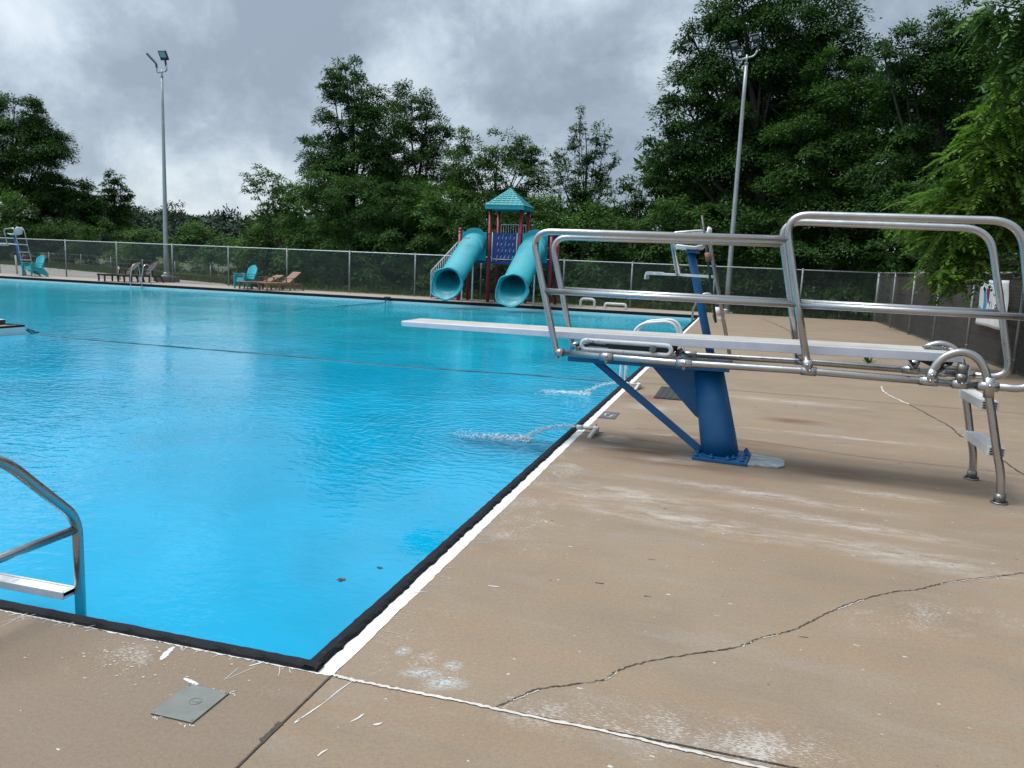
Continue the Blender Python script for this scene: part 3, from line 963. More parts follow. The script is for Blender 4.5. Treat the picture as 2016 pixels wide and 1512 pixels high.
# hinge posts that carry the rear end of the board
for t, off in ((-0.37, 0), (0.37, -0.075)):
    mb = MB()
    mb.cyl(S(1.762 + off, t, 0.89), S(1.762 + off, t, 0.962), RR + 0.013, seg=16)
    mb.cyl(S(1.762 + off, t, 0.965), S(1.765 + off, t, 1.035), RR + 0.011, seg=16)
    mb.cyl(S(1.765 + off, t, 1.035), S(1.765 + off, t, 1.044), 0.018, seg=12)
    sg = -1 if t < 0 else 1
    mb.ball(S(1.76 + off, t + sg * .04, 0.935), 0.014, 8, 5)
    mb.cyl(S(1.765 + off, t, 1.0), S(1.65 + off, t, 1.0), 0.017, seg=10)
    mb.cyl(S(1.66 + off, t, 1.0), S(1.66 + off, -t * 0.1, 1.0), 0.014, seg=10)
    part('hinge_post', mb, M['dull_steel'])
mb = MB()
mb.prism([S(1.45, -0.2, 1.03), S(1.72, -0.2, 1.03), S(1.70, -0.2, 0.985), S(1.63, -0.2, 0.955)], tuple(ET * 0.02))
mb.prism([S(1.45, 0.18, 1.03), S(1.72, 0.18, 1.03), S(1.70, 0.18, 0.985), S(1.63, 0.18, 0.955)], tuple(ET * 0.02))
mb.cyl(S(1.45, -0.36, 0.975), S(1.45, 0.36, 0.975), 0.012, seg=8)
part('hinge_bracket', mb, M['rubber'])
# sliding fulcrum: a slotted oval each side, roller and dark side plates between
for t, off in ((-0.30, 0), (0.30, -0.07)):
    mb = MB()
    lo = []
    c0, c1, hr = -1.235 + off, -0.505 + off, 0.042
    for k in range(9):
        a = PI / 2 + PI * k / 8
        lo.append((c0 + hr * math.cos(a), 0.947 + hr * math.sin(a)))
    for k in range(9):
        a = -PI / 2 + PI * k / 8
        lo.append((c1 + hr * math.cos(a), 0.953 + hr * math.sin(a)))
    mb.tube([S(s, t, z) for s, z in lo], 0.0205, 12, closed=True)
    part('fulcrum_slot', mb, M['chip_white'])
mb = MB()
mb.prism([S(-1.02, -0.25, 0.905), S(-0.50, -0.25, 0.91), S(-0.50, -0.25, 0.992), S(-1.10, -0.25, 0.995)], tuple(ET * 0.44))
mb.prism([S(-1.25, -0.22, 0.93), S(-1.0, -0.22, 0.93), S(-1.0, -0.22, 0.945), S(-1.22, -0.22, 0.955)], tuple(ET * 0.02))
part('fulcrum_box', mb, M['rubber'])
mb = MB()
mb.cyl(S(-0.62, -0.335, 0.957), S(-0.66, 0.33, 0.957), 0.029, seg=18)
mb.cyl(S(-0.62, -0.343, 0.957), S(-0.62, -0.335, 0.957), 0.015, seg=12)
part('fulcrum_roller', mb, M['dull_steel'])
for a_, b_, r_ in ((-1.3, -1.37, 0.018), (-0.43, -0.5, 0.022)):
    mb = MB()
    mb.cyl(S(a_, -0.34, 0.905), S(b_, 0.36, 0.905), r_, seg=12)
    part('fulcrum_crossbar', mb, M['dull_steel'])
# blue beam, gusset, brace, pedestal, base plate
mb = MB()
q = [S(-1.43, -0.22, 0.772), S(0.035, -0.22, 0.798), S(-0.02, 0.22, 0.798), S(-1.49, 0.22, 0.772)]
mb.hexa(q + [p + Vector((0, 0, 0.056)) for p in q])
for s in (-1.02, -0.75, -0.33):
    mb.cyl(S(s, -0.222, 0.80), S(s, -0.232, 0.80), 0.013, seg=6)
part('beam', mb, M['blue'], bevel=0.006)
mb = MB()
mb.prism([S(-0.70, -0.011, 0.782), S(-0.17, -0.011, 0.790), S(-0.17, -0.011, 0.30), S(-0.262, -0.011, 0.352)], tuple(ET * 0.022))
part('gusset', mb, M['blue'], bevel=0.003)
mb = MB()
mb.obox(S(-1.24, 0, 0.785), S(-0.175, 0, 0.03), 0.05, 0.058)
part('brace', mb, M['blue'], bevel=0.004)
mb = MB()
mb.tube([S(-0.012, 0, 0.028), S(-0.05, 0, 0.20), S(-0.172, 0, 0.775)], [0.162, 0.158, 0.128], 40)
mb.tube([S(-0.012, 0, 0.026), S(-0.012, 0, 0.036)], [0.172, 0.166], 40)
part('pedestal', mb, M['blue'])
mb = MB()
q = [S(-0.225, -0.25, 0), S(0.245, -0.25, 0), S(0.225, 0.25, 0), S(-0.245, 0.25, 0)]
mb.prism([p + Vector((0, 0, 0.003)) for p in q], (0, 0, 0.027))
bp = part('base_plate', mb, M['blue'], bevel=0.004)
for s, t in ((-0.19, -0.21), (-0.06, -0.22), (0.08, -0.22), (0.20, -0.21), (0.20, -0.09), (0.205, 0.06), (0.19, 0.21), (0.05, 0.215), (-0.20, 0.21), (-0.2, -0.05), (0.12, -0.15)):
    mb = MB()
    mb.cyl(S(s, t, 0.030), S(s, t, 0.054), 0.021, seg=6)
    mb.cyl(S(s, t, 0.054), S(s, t, 0.068), 0.010, seg=8)
    part('anchor_bolt', mb, M['blue'], bp)
mb = MB()
mb.prism([S(0.2465, -0.215, 0.0), S(0.50, -0.165, 0.0), S(0.545, -0.09, 0.0), S(0.535, 0.10, 0.0), S(0.49, 0.19, 0.0), S(0.24, 0.23, 0.0)], (0, 0, 0.016))
o = part('packing_plate', mb, M['blue_worn'], bevel=0.003, label='worn pale blue steel plate with rust showing through')

# ------------------------------------------------------------------ pool ladders and grab rails
def arc_rail(pts, r, rad):
    mb = MB()
    mb.tube(rounded(pts, rad, 8), r, 14)
    return mb


def side_ladder(loc, label, rz, leg, top, back, width=0.48, mat='steel', treads=True):
    """Two hoops from the water up over the edge and down to the deck; local x towards the deck."""
    t = thing('pool_ladder', label, 'pool ladder', loc, rz, 'ladders round the pool')
    for y in (-width / 2, width / 2):
        pts = [(leg, y, -0.55), (leg, y, 0.30), (top * 0.55 + leg * 0.45, y, 0.86), (back - 0.10, y, 0.93), (back, y, 0.55), (back, y, 0.0)]
        mb = arc_rail(pts, 0.022, [0, 0.10, 0.16, 0.22, 0.12, 0])
        mb.build('handrail', M[mat], parent=t)
    if treads:
        for z in (-0.13, -0.40):
            mb = MB()
            mb.box((leg - 0.05, -width / 2 + .018, z - 0.02), (leg + 0.05, width / 2 - .018, z + 0.01))
            mb.build('tread', M['white'], parent=t, bevel=0.006)
    for y in (-width / 2, width / 2):
        mb = MB()
        mb.cyl((back, y, 0), (back, y, 0.018), 0.045, seg=14)
        mb.build('deck_socket', M['steel'], parent=t)
    return t


side_ladder((0.0, 9.2, 0), 'pool ladder with white arched handrails behind the diving board', 0.0, -0.12, 0.25, 0.72, 0.52, 'white')
side_ladder((0.0, 25.75, 0), 'stainless pool ladder in the far right corner of the pool', 0.0, -0.14, 0.2, 0.56, 0.5)
side_ladder((-25.28, 28.05, 0), 'stainless pool ladder in front of the dark brown loungers', PI / 2, -0.05, 0.22, 0.55, 0.62)

lad = thing('pool_ladder', 'large stainless pool ladder with a white tread at the near left', 'pool ladder', (-1.72, 0.26, 0), 0, 'ladders round the pool')
for x in (0.27, -0.27):
    mb = MB()
    pts = [(x, 0.0, -0.9), (x, 0.0, 0.36), (x, -0.39, 0.742), (x, -0.62, 0.80), (x, -0.80, 0.62), (x, -0.80, 0.0)]
    mb.tube(rounded(pts, [0, 0.09, 0.16, 0.14, 0.14, 0], 9), 0.0245, 20)
    mb.build('handrail', M['steel'], parent=lad)
    mb = MB()
    mb.tube([(x, -0.012, 0.305), (x, -0.79, 0.305)], 0.0205, 16)
    mb.build('crossbar', M['steel'], parent=lad)
    mb = MB()
    mb.cyl((x, -0.80, 0), (x, -0.80, 0.02), 0.05, seg=16)
    mb.build('deck_socket', M['steel'], parent=lad)
for z, y0, y1 in ((-0.014, -0.074, -0.004), (-0.32, -0.074, -0.004)):
    mb = MB()
    x0 = -0.245
    mb.box((x0, y0, z), (0.245, y1, z + 0.018))
    mb.box((x0, y0 - 0.006, z - 0.014), (0.245, y0 + 0.004, z + 0.024))
    mb.box((x0, y1 - 0.004, z - 0.014), (0.245, y1 + 0.006, z + 0.024))
    for i in range(3):
        mb.box((x0 + 0.02 + i * 0.155, y0 + 0.012, z + 0.0181), (x0 + 0.165 + i * 0.155, y1 - 0.012, z + 0.0205))
    for x in (-0.245, 0.235):
        mb.box((x, y0, z - 0.012), (x + 0.01, y1, z + 0.02))
    mb.build('tread', M['white'], parent=lad, bevel=0.003)

# ------------------------------------------------------------------ small things on the deck
mb = MB()
hq = [Vector(gz(u, v, 0)) for u, v in ((302, 1405), (368, 1425), (457, 1366), (372, 1351))]
c = sum(hq, Vector()) / 4
cx_, cy_ = c.x, c.y
mb.box((cx_ - .089, cy_ - .106, 0.0015), (cx_ + .089, cy_ + .106, 0.007))
hx = thing('skimmer_hatch', 'square grey green hatch cover set in the deck near the pool corner', 'hatch cover', (cx_, cy_, 0))
mb.build('cover', M['hatch'], parent=hx, shift=(cx_, cy_, 0), bevel=0.002)
mb = MB()
mb.tube([(0.012 + 0.022 * math.cos(a), 0.01 + 0.022 * math.sin(a), 0.0075) for a in [2 * PI * k / 20 for k in range(20)]], 0.0016, 6, closed=True)
mb.box((0.0, 0.006, 0.0071), (0.026, 0.014, 0.0082))
mb.build('lifting_ring', M['hatch'], parent=hx)
for x in (-.08, .08):
    for y in (-.096, .096):
        mb = MB()
        mb.cyl((x, y, 0.006), (x, y, 0.0082), 0.005, seg=8)
        mb.build('screw', M['dull_steel'], parent=hx)

mb = MB()
mb.box((0.51, 7.60, 0.0), (1.25, 8.66, 0.014))
for i in range(9):
    mb.box((0.54 + i * 0.077, 7.64, 0.0141), (0.575 + i * 0.077, 8.62, 0.019))
tag(mb.build('rubber_mat', M['rubber'], shift=(0.9, 8.1, 0), loc=(0.9, 8.1, 0)), 'black ribbed rubber mat on the deck behind the blue pedestal', 'mat')

dm = thing('depth_marker', 'dark grey depth tile with white marks set in the deck beside the gutter', 'depth marker', (0.178, 6.11, 0))
mb = MB()
mb.box((-0.093, -0.205, 0.001), (0.093, 0.205, 0.0055))
mb.build('tile', M['tile'], parent=dm)
mb = MB()


def ink(x0, y0, x1, y1):
    mb.box((x0, y0, 0.0056), (x1, y1, 0.0075))


ink(-0.055, -0.01, -0.040, 0.10); ink(-0.055, 0.085, -0.012, 0.10); ink(-0.055, -0.06, -0.03, -0.045)
ink(0.018, -0.10, 0.030, 0.03); ink(0.018, 0.018, 0.066, 0.032); ink(0.018, -0.045, 0.050, -0.031); ink(-0.005, -0.11, 0.02, -0.097)
mb.build('lettering', M['white_paint'], parent=dm)


def pvc_jet(x, y, label):
    t = thing('pipe_nozzle', label, 'pipe nozzle', (x, y, 0), 0, 'white pipe nozzles at the pool edge')
    mb = MB()
    mb.cyl((-0.15, 0, 0.045), (0.03, 0, 0.045), 0.017, seg=14)
    mb.cyl((-0.15, 0, 0.045), (-0.085, 0, 0.045), 0.024, seg=14)
    mb.build('spout', M['pvc'], parent=t)
    mb = MB()
    mb.cyl((0.02, 0, 0.045), (0.075, 0, 0.045), 0.026, seg=14)
    mb.cyl((0.05, 0.03, 0.045), (0.05, -0.09, 0.045), 0.025, seg=14)
    mb.ball((0.05, 0, 0.045), 0.031, 12, 8)
    mb.build('tee', M['pvc'], parent=t)
    mb = MB()
    mb.tube(rounded([(0.05, -0.07, 0.043), (0.048, -0.19, 0.043), (0.03, -0.29, 0.0)], [0, 0.07, 0], 6), 0.020, 14)
    mb.build('feed_pipe', M['pvc'], parent=t)
    mb = MB()
    mb.cyl((0.045, 0.02, 0.06), (0.045, 0.02, 0.092), 0.007, seg=8)
    mb.build('valve_tap', M['dull_steel'], parent=t)
    for y_, x0_, z_ in ((-0.06, 0.07, 0.02), (-0.12, 0.06, 0.01)):
        mb = MB()
        mb.box((x0_, y_, z_), (x0_ + 0.06, y_ + 0.015, z_ + 0.008))
        mb.build('pipe_strap', M['dull_steel'], parent=t)
    return t


pvc_jet(0.165, 5.08, 'white pipe nozzle at the pool edge just left of the blue pedestal')
pvc_jet(0.17, 8.42, 'white pipe nozzle at the pool edge behind the blue brace')


def water_jet(x, y, length, n, label):
    t = thing('water_jet', label, 'water jet', (x, y, 0), 0, 'jets of water at the pool edge')
    mb = MB()

    def cen(q):
        return Vector((-0.60 * q, 0.12 * q, 0.046 + 0.004 * q - 0.216 * q * q))
    for s in range(2):                       # a few twisting strands, broken up by beads
        pts, rs = [], []
        for k in range(34):
            q = k / 33
            a = q * 15 + s * 2.1
            w = 0.006 + 0.014 * q
            pts.append(cen(q) + Vector((0, w * math.cos(a), w * math.sin(a))))
            rs.append(max(0.001, (0.0050 - 0.0036 * q) * random.uniform(0.3, 1.3)))
        mb.tube(pts, rs, 8)
    for k in range(430):
        q = random.random() ** 0.7
        c = cen(q)
        mb.ball((c.x, c.y + random.gauss(0, .009 + .016 * q), c.z + random.gauss(0.002, .007 + .014 * q)), random.uniform(.0016, .0058), 6, 4, (random.uniform(.8, 2.2), 1, random.uniform(.7, 1.2)))
    mb.build('stream', M['foam'], parent=t)
    mb = MB()
    for k in range(n):
        q = random.random() ** 1.5
        cxx = -0.50 - q * length
        cyy = 0.12 + random.gauss(0, 0.035 + 0.075 * q) - 0.02 * q
        r = random.uniform(.002, .0085) * (1.2 - 0.75 * q)
        up = max(0, random.gauss(0, 0.022)) * max(0, 1 - abs(q - 0.22) * 3)
        mb.ball((cxx, cyy, WZ + r * 0.15 + up), r, 7, 5, (random.uniform(1.0, 2.8), random.uniform(.6, 1.3), random.uniform(.4, 1.1) * (1.1 - .6 * q)))
    tag(mb.build('foam', M['foam'], parent=t), kind='stuff')


water_jet(0.015, 5.08, 0.85, 850, 'jet of white water from the nozzle left of the blue pedestal')
water_jet(0.02, 8.42, 0.75, 650, 'jet of white water from the nozzle behind the blue brace')


def pvc_hoop(x, y, w, h, label):
    t = []
    mb = MB()
    pl = rounded([(-w / 2, 0, 0), (-w / 2, 0, h), (w / 2, 0, h), (w / 2, 0, 0)], [0, 0.16, 0.16, 0], 8)
    # re-sample finely so the wrapped bands show
    out = []
    for a, b in zip(pl[:-1], pl[1:]):
        n = max(1, int((b - a).length / 0.02))
        out += [a.lerp(b, k / n) for k in range(n)]
    out.append(pl[-1])
    mb.tube(out, [0.052 + 0.007 * (k % 3 == 0) + random.uniform(-.002, .002) for k in range(len(out))], 12)
    return tag(mb.build('pipe_hoop', M['pvc'], loc=(x, y, 0)), label, 'pipe hoop', 'white pipe hoops on the far deck')


pvc_hoop(-4.6, 29.7, 0.58, 0.33, 'tall square white pipe hoop on the far deck near the slides')
pvc_hoop(-3.4, 29.4, 0.84, 0.20, 'long low white pipe hoop on the far deck')

# dead leaves on the water, weed in a deck joint, bucket at the far fence
def leaf_mesh(name, ln, w, mat, n=9):
    mb = MB()
    L_ = []
    for k in range(n):
        a = 2 * PI * k / n
        r = 1 if k % 2 else 0.68
        L_.append((ln * r * math.cos(a), w * r * math.sin(a), 0.004 * math.sin(3 * a)))
    for k in range(n):
        mb.poly([(0, 0, 0.006), L_[k], L_[(k + 1) % n]])
    return mb


c = gz(672, 1142, WZ)
tag(leaf_mesh('floating_leaf', 0.030, 0.024, None).build('floating_leaf', M['leaf_brown'], loc=(c[0], c[1], WZ + 0.004)), 'lobed brown leaf floating in the pool near the corner', 'leaf', 'leaves floating on the pool')
c = gz(748, 1119, WZ)
tag(leaf_mesh('floating_leaf', 0.026, 0.007, None, 7).build('floating_leaf', M['leaf_brown'], loc=(c[0], c[1], WZ + 0.004)), 'thin curled brown leaf floating closest to the gutter', 'leaf', 'leaves floating on the pool')
mb = MB()
for k in range(16):
    a = random.uniform(0, 2 * PI); el = random.uniform(0.35, 1.25)
    dr = Vector((math.cos(a) * math.cos(el), math.sin(a) * math.cos(el), math.sin(el)))
    s = dr.cross(Vector((0, 0, 1))).normalized() * 0.03
    b0 = dr * 0.03; L_ = random.uniform(0.12, 0.20)
    mb.poly([b0, b0 + dr * L_ * 0.5 + s, b0 + dr * L_, b0 + dr * L_ * 0.5 - s])
tag(mb.build('weed', M['leaf_light'], loc=(3.92, 13.9, 0.0)), 'small green weed growing from the deck beyond the diving board', 'weed')
bk = thing('bucket', 'small white bucket on the deck in front of the far fence', 'bucket', (0.62, 29.1, 0))
mb = MB()
mb.tube([(0, 0, 0), (0, 0, 0.30), (0, 0, 0.305), (0, 0, 0.02)], [0.11, 0.14, 0.13, 0.10], 20)
mb.build('body', M['white'], parent=bk)
mb = MB()
mb.tube([(0.145 * math.cos(a), 0, 0.29 + 0.15 * math.sin(a)) for a in [PI * k / 12 for k in range(13)]], 0.006, 6)
mb.build('handle', M['dull_steel'], parent=bk)
# ------------------------------------------------------------------ chain link fences
def link_panel(p0, p1, z0, z1, pitch=0.092, wire=0.0036):
    """Two families of slanting wires between two posts; p0, p1 on the ground."""
    a, b = Vector((p0[0], p0[1], 0)), Vector((p1[0], p1[1], 0))
    L_ = (b - a).length
    ux = (b - a) / L_
    nrm = Vector((-ux.y, ux.x, 0))
    h = z1 - z0
    mb = MB()
    for sgn in (1, -1):
        k = -h
        while k < L_:
            s0, s1 = max(0.0, k), min(L_, k + h)
            za, zb = s0 - k, s1 - k
            if sgn < 0:
                za, zb = h - za, h - zb
            off = nrm * (0.0028 * sgn)
            A_, B_ = a + ux * s0 + off, a + ux * s1 + off
            A_.z, B_.z = z0 + za, z0 + zb
            if (B_ - A_).length > 0.02:
                mb.obox(A_, B_, wire, wire, nrm)
            k += pitch
    return mb


def chain_fence(pts, label, top=1.86, rpost=0.034, name='chain_link_fence', caps=True, mesh_wire=0.0042, wmat='wire'):
    t = thing(name, label, 'fence', (pts[0][0], pts[0][1], 0), 0)
    sh = (pts[0][0], pts[0][1], 0)
    for i, (x, y) in enumerate(pts):
        mb = MB()
        r = rpost * (1.35 if i in (0, len(pts) - 1) else 1.0)
        mb.cyl((x, y, -0.02), (x, y, top + 0.02), r, seg=12)
        mb.ball((x, y, top + 0.03), r * 1.15, 10, 5)
        for z in (0.25, 1.0, 1.7):
            mb.cyl((x, y, z), (x, y, z + 0.02), r * 1.18, seg=10)
        mb.build('fence_post', M['post_galv'], parent=t, shift=sh)
    mb = MB()
    mb.tube([(x, y - 0.0, top) for x, y in pts], 0.023, 10)
    mb.build('top_rail', M['galv'], parent=t, shift=sh)
    for i in range(len(pts) - 1):
        (x0, y0), (x1, y1) = pts[i], pts[i + 1]
        q = link_panel((x0, y0 + 0.0), (x1, y1), 0.02, top, wire=mesh_wire)
        q.build('mesh_panel', M[wmat], parent=t, shift=sh)
    return t


def fy(x):
    """line of the far fence"""
    if x > -15.5:
        return 30.62 + (x + 15.5) * 0.015
    return 30.62 + (-15.5 - x) * 0.035


xs = []
for u in (0, 131, 231, 340, 450, 565, 688, 817, 947, 1110, 1244, 1407.5, 1580):
    y = 30.8
    for _ in range(4):
        p = gy(u, 540, y); y = fy(p[0])
    xs.append((p[0], y))
far_pts = [(xs[0][0] - 7.2, fy(xs[0][0] - 7.2)), (xs[0][0] - 3.6, fy(xs[0][0] - 3.6))] + xs + [(FENCE_X, 30.93)]
chain_fence(far_pts, 'long grey chain link fence along the far side of the pool behind the slides')
rp_ = [(FENCE_X, 30.86)] + [(FENCE_X, y) for y in (27.3, 24.0, 20.7, 17.35, 14.0, 10.8, 7.6, 4.4, 1.2)]
chain_fence(rp_, 'chain link fence down the right side of the deck with dark boards behind it', rpost=0.030, mesh_wire=0.0030, wmat='wire_dark')

# dark boarding behind the right fence
bw = thing('board_fence', 'dark weathered board fence standing behind the right chain link fence', 'fence', (FENCE_X + 0.42, 16, 0))
mb = MB()
for k in range(27):
    z = -0.04 + k * 0.066
    mb.box((random.uniform(0, .020), -15.5, z), (0.04, 14.8, z + 0.062))
mb.build('boards', M['dark_slat'], parent=bw)
for k in range(10):
    mb = MB()
    mb.box((0.042, -15.4 + k * 3.3, -0.02), (0.13, -15.3 + k * 3.3, 1.76))
    mb.build('fence_post', M['dark_slat'], parent=bw)

# sagging wire fence beyond the gravel on the far left
wf = thing('wire_fence', 'low wire fence of thin grey posts beyond the gravel at the far left', 'fence', (-40, 41, 0))
wp = []
for u, v, top in ((40, 522, 1.1), (97, 526, 1.05), (160, 531, 1.05), (219, 536, 1.0), (281, 541, 0.95), (345, 549, 0.95), (415, 555, 0.85)):
    c = gz(u, v, -0.02)
    wp.append((c[0], c[1], top))
for x, y, h in wp:
    mb = MB()
    mb.cyl((x, y, -0.05), (x, y, h), 0.026, seg=8)
    mb.build('fence_post', M['post_galv'], parent=wf, shift=(-40, 41, 0))
mb = MB()
for i in range(len(wp) - 1):
    for q in (0.35, 0.65, 0.95):
        a, b = wp[i], wp[i + 1]
        mb.tube([(a[0], a[1], a[2] * q), ((a[0] + b[0]) / 2, (a[1] + b[1]) / 2, (a[2] + b[2]) / 2 * q - 0.03), (b[0], b[1], b[2] * q)], 0.006, 5)
mb.build('wire', M['wire'], parent=wf, shift=(-40, 41, 0))
for u, v, y, ln, lab in ((34, 537, 31.4, 0.95, 'leaning white marker post beside the far left lifeguard chair'), (236, 541, 31.5, 0.62, 'short white marker post behind the dark brown loungers')):
    c = gy(u, v, y)
    mb = MB()
    mb.cyl((0, 0, -0.03), (-0.07, 0, ln), 0.045, seg=10)
    mb.ball((-0.07, 0, ln), 0.045, 10, 5)
    tag(mb.build('marker_post', M['pvc'], loc=(c[0], c[1], 0.0)), lab, 'post', 'white marker posts by the fence')

# banner on the right fence
bn = thing('banner', 'white banner with a blue and plum letter mark on the right fence', 'banner', (FENCE_X - 0.06, 15.5, 1.2))
bx = FENCE_X - 0.06


def ban(y, z, e=0.0):
    # small billow so that the vinyl is not dead flat
    return (bx - 0.012 - e + 0.018 * math.sin(y * 5.1) * math.cos(z * 3.7) + 0.01 * math.sin(z * 9 + y), y, z)


mb = MB()
NY, NZ = 26, 14
grid = {}
for j in range(NZ + 1):
    for i in range(NY + 1):
        fy_, fz = i / NY, j / NZ
        y = 16.55 - fy_ * 1.98
        ztop = 1.715 - (0.10 * abs(math.sin(fy_ * 25)) * (1 if fy_ < 0.3 else 0)) - (0.05 if fy_ < .05 else 0)
        zbot = 0.785 - 0.035 * fy_ + (0.10 * max(0, fy_ - 0.85) / 0.15)
        z = zbot + (ztop - zbot) * fz
        grid[i, j] = len(mb.v)
        mb.v.append(ban(y, z))
for j in range(NZ):
    for i in range(NY):
        mb.face((grid[i, j], grid[i + 1, j], grid[i + 1, j + 1], grid[i, j + 1]), 0, True)
sh_ = mb.build('sheet', M['banner'], parent=bn, shift=(bx, 15.5, 1.2))
so = sh_.modifiers.new('thick', 'SOLIDIFY'); so.thickness = 0.003; so.offset = -1
mb = MB()


def strip_on(poly, mi=0, nsub=8):
    """poly: list of (left y,z),(right y,z) rungs"""
    for (a, b), (c, e) in zip(poly[:-1], poly[1:]):
        mb.poly([ban(*a, 0.004), ban(*b, 0.004), ban(*e, 0.004), ban(*c, 0.004)], mi)


strip_on([((16.28, 1.54), (16.09, 1.54)), ((16.26, 1.46), (16.07, 1.46)), ((16.22, 1.36), (16.04, 1.37)), ((16.20, 1.27), (16.01, 1.29)), ((16.20, 1.18), (15.99, 1.20)), ((16.22, 1.09), (16.01, 1.11)), ((16.26, 1.0), (16.06, 1.01)), ((16.32, 0.92), (16.16, 0.92))])
mb.build('blue_mark', M['print_blue'], parent=bn, shift=(bx, 15.5, 1.2))
mb = MB()
strip_on([((16.00, 1.54), (15.75, 1.54)), ((16.01, 1.45), (15.77, 1.46)), ((15.98, 1.36), (15.81, 1.38)), ((15.95, 1.29), (15.85, 1.30)), ((15.93, 1.24), (15.88, 1.24))])
mb.build('plum_mark', M['print_plum'], parent=bn, shift=(bx, 15.5, 1.2))


def words(body, name, y, z, size, mat, squeeze=1.0):
    cu = bpy.data.curves.new(name, 'FONT')
    cu.body = body
    cu.size = size
    cu.extrude = 0.001
    cu.offset = 0.006
    cu.materials.append(mat)
    tmp = bpy.data.objects.new(name + '_curve', cu)
    col.objects.link(tmp)
    dg = bpy.context.evaluated_depsgraph_get()
    me = bpy.data.meshes.new_from_object(tmp.evaluated_get(dg))
    bpy.data.objects.remove(tmp)
    me.materials.clear(); me.materials.append(mat)
    o = bpy.data.objects.new(name, me)
    col.objects.link(o)
    # reads from the pool side: local x runs towards -y, local y up
    mw = Matrix(((0, 0, -1, 0), (-1, 0, 0, 0), (0, 1, 0, 0), (0, 0, 0, 1)))
    o.matrix_world = Matrix.Translation((-0.036, y - 15.5, z - 1.2)) @ mw @ Matrix.Diagonal((squeeze, 1, 1, 1))
    o.parent = bn
    return o


words('r 2023', 'date_lettering', 15.40, 1.40, 0.20, M['black_print'], 0.95)
words('Y', 'word_lettering', 15.72, 1.145, 0.20, M['black_print'])
words('cards', 'word_lettering', 15.30, 1.145, 0.20, M['black_print'], 0.85)
words('the', 'small_lettering', 16.46, 1.10, 0.12, M['print_cyan'])

# ------------------------------------------------------------------ flood light poles
def lamp_pole(u, vb, vt, y, r0, r1, label, arms, lamps, block):
    b = gy(u, vb, y)
    x0 = b[0]
    top = gy(u - (u - arms['top'][0]), arms['top'][1], y)
    t = thing('floodlight_pole', label, 'light pole', (x0, y, 0), 0, 'floodlight poles behind the far fence')
    sh = (x0, y, 0)
    zt = top[2]
    mb = MB()
    z0 = 0.30 if block else 0.0
    n = 8
    mb.tube([(x0, y, z0 + (zt - 0.3 - z0) * k / n) for k in range(n + 1)], [r0 + (r1 - r0) * k / n for k in range(n + 1)], 20)
    mb.tube([(x0, y, z0), (x0, y, z0 + 0.04)], [r0 * 1.7, r0 * 1.7], 20)
    mb.tube([(x0, y, z0 + .04), (x0, y, z0 + 0.16)], [r0 * 1.35, r0 * 1.05], 20)
    mb.build('pole', M['galv'], parent=t, shift=sh)
    mb = MB()
    mb.cyl((x0, y, zt - 0.30), (x0, y, zt + 0.02), r1 * 0.62, seg=12)
    mb.cyl((x0, y, zt - 0.32), (x0, y, zt - 0.285), r1 * 1.35, seg=16)
    mb.build('top_tenon', M['galv'], parent=t, shift=sh)
    mb = MB()
    ap = [gy(uu, vv, y) for uu, vv in arms['arm']]
    dx = x0 - top[0]
    mb.tube(rounded([(p[0] + dx, p[1], p[2]) for p in ap], [0] + [0.12] * (len(ap) - 2) + [0], 6), 0.038, 12)
    mb.build('cross_arm', M['galv'], parent=t, shift=sh)
    if block:
        mb = MB()
        mb.box((x0 - 0.46, y - 0.42, 0), (x0 + 0.46, y + 0.42, 0.26))
        mb.build('footing', M['pad_concrete'], parent=t, shift=sh, bevel=0.015)
        mb = MB()
        mb.cyl((x0, y, 0.26), (x0, y, 0.31), 0.26, seg=16)
        mb.build('base_flange', M['galv'], parent=t, shift=sh)
    else:
        for q in (-0.2, 0.2):
            mb = MB()
            mb.box((x0 + q - 0.05, y - 0.25, 0), (x0 + q + 0.05, y - 0.15, 0.05))
            mb.build('base_clamp', M['white'], parent=t, shift=sh)
    for quad, edge, stem in lamps:
        P4 = [Vector(gy(uu, vv, y + dy)) + Vector((dx, 0, 0)) for uu, vv, dy in quad]    # top left, top right, bottom right, bottom left
        fl = MB()
        nrm = (P4[1] - P4[0]).cross(P4[3] - P4[0]).normalized()
        if nrm.y > 0: nrm = -nrm
        back = -nrm * 0.075
        fl.prism(P4, back)
        for k in range(5):
            q0, q1 = P4[0].lerp(P4[3], 0.12 + k * .17), P4[1].lerp(P4[2], 0.12 + k * .17)
            fl.obox(q0 + back * 1.2, q1 + back * 1.2, 0.02, 0.05, nrm)
        s0, s1 = [Vector(gy(uu, vv, y)) + Vector((dx, 0, 0)) for uu, vv in stem]
        fl.obox(s0, s1, 0.075, 0.075)
        fl.ball(s1, 0.055, 10, 6)
        hd = fl.build('lamp_head', M['lamp_black'], parent=t, shift=sh, bevel=0.008)
        gl = MB()
        ia, ib, ic = edge
        def inset(a, b):
            return P4[0].lerp(P4[3], b).lerp(P4[1].lerp(P4[2], b), a) + nrm * 0.004
        gl.prism([inset(ic, ia), inset(1 - ic, ia), inset(1 - ic, ib), inset(ic, ib)], nrm * 0.003)
        gl.build('lamp_glass', M['lamp_glass'], parent=hd, shift=sh)
    return t


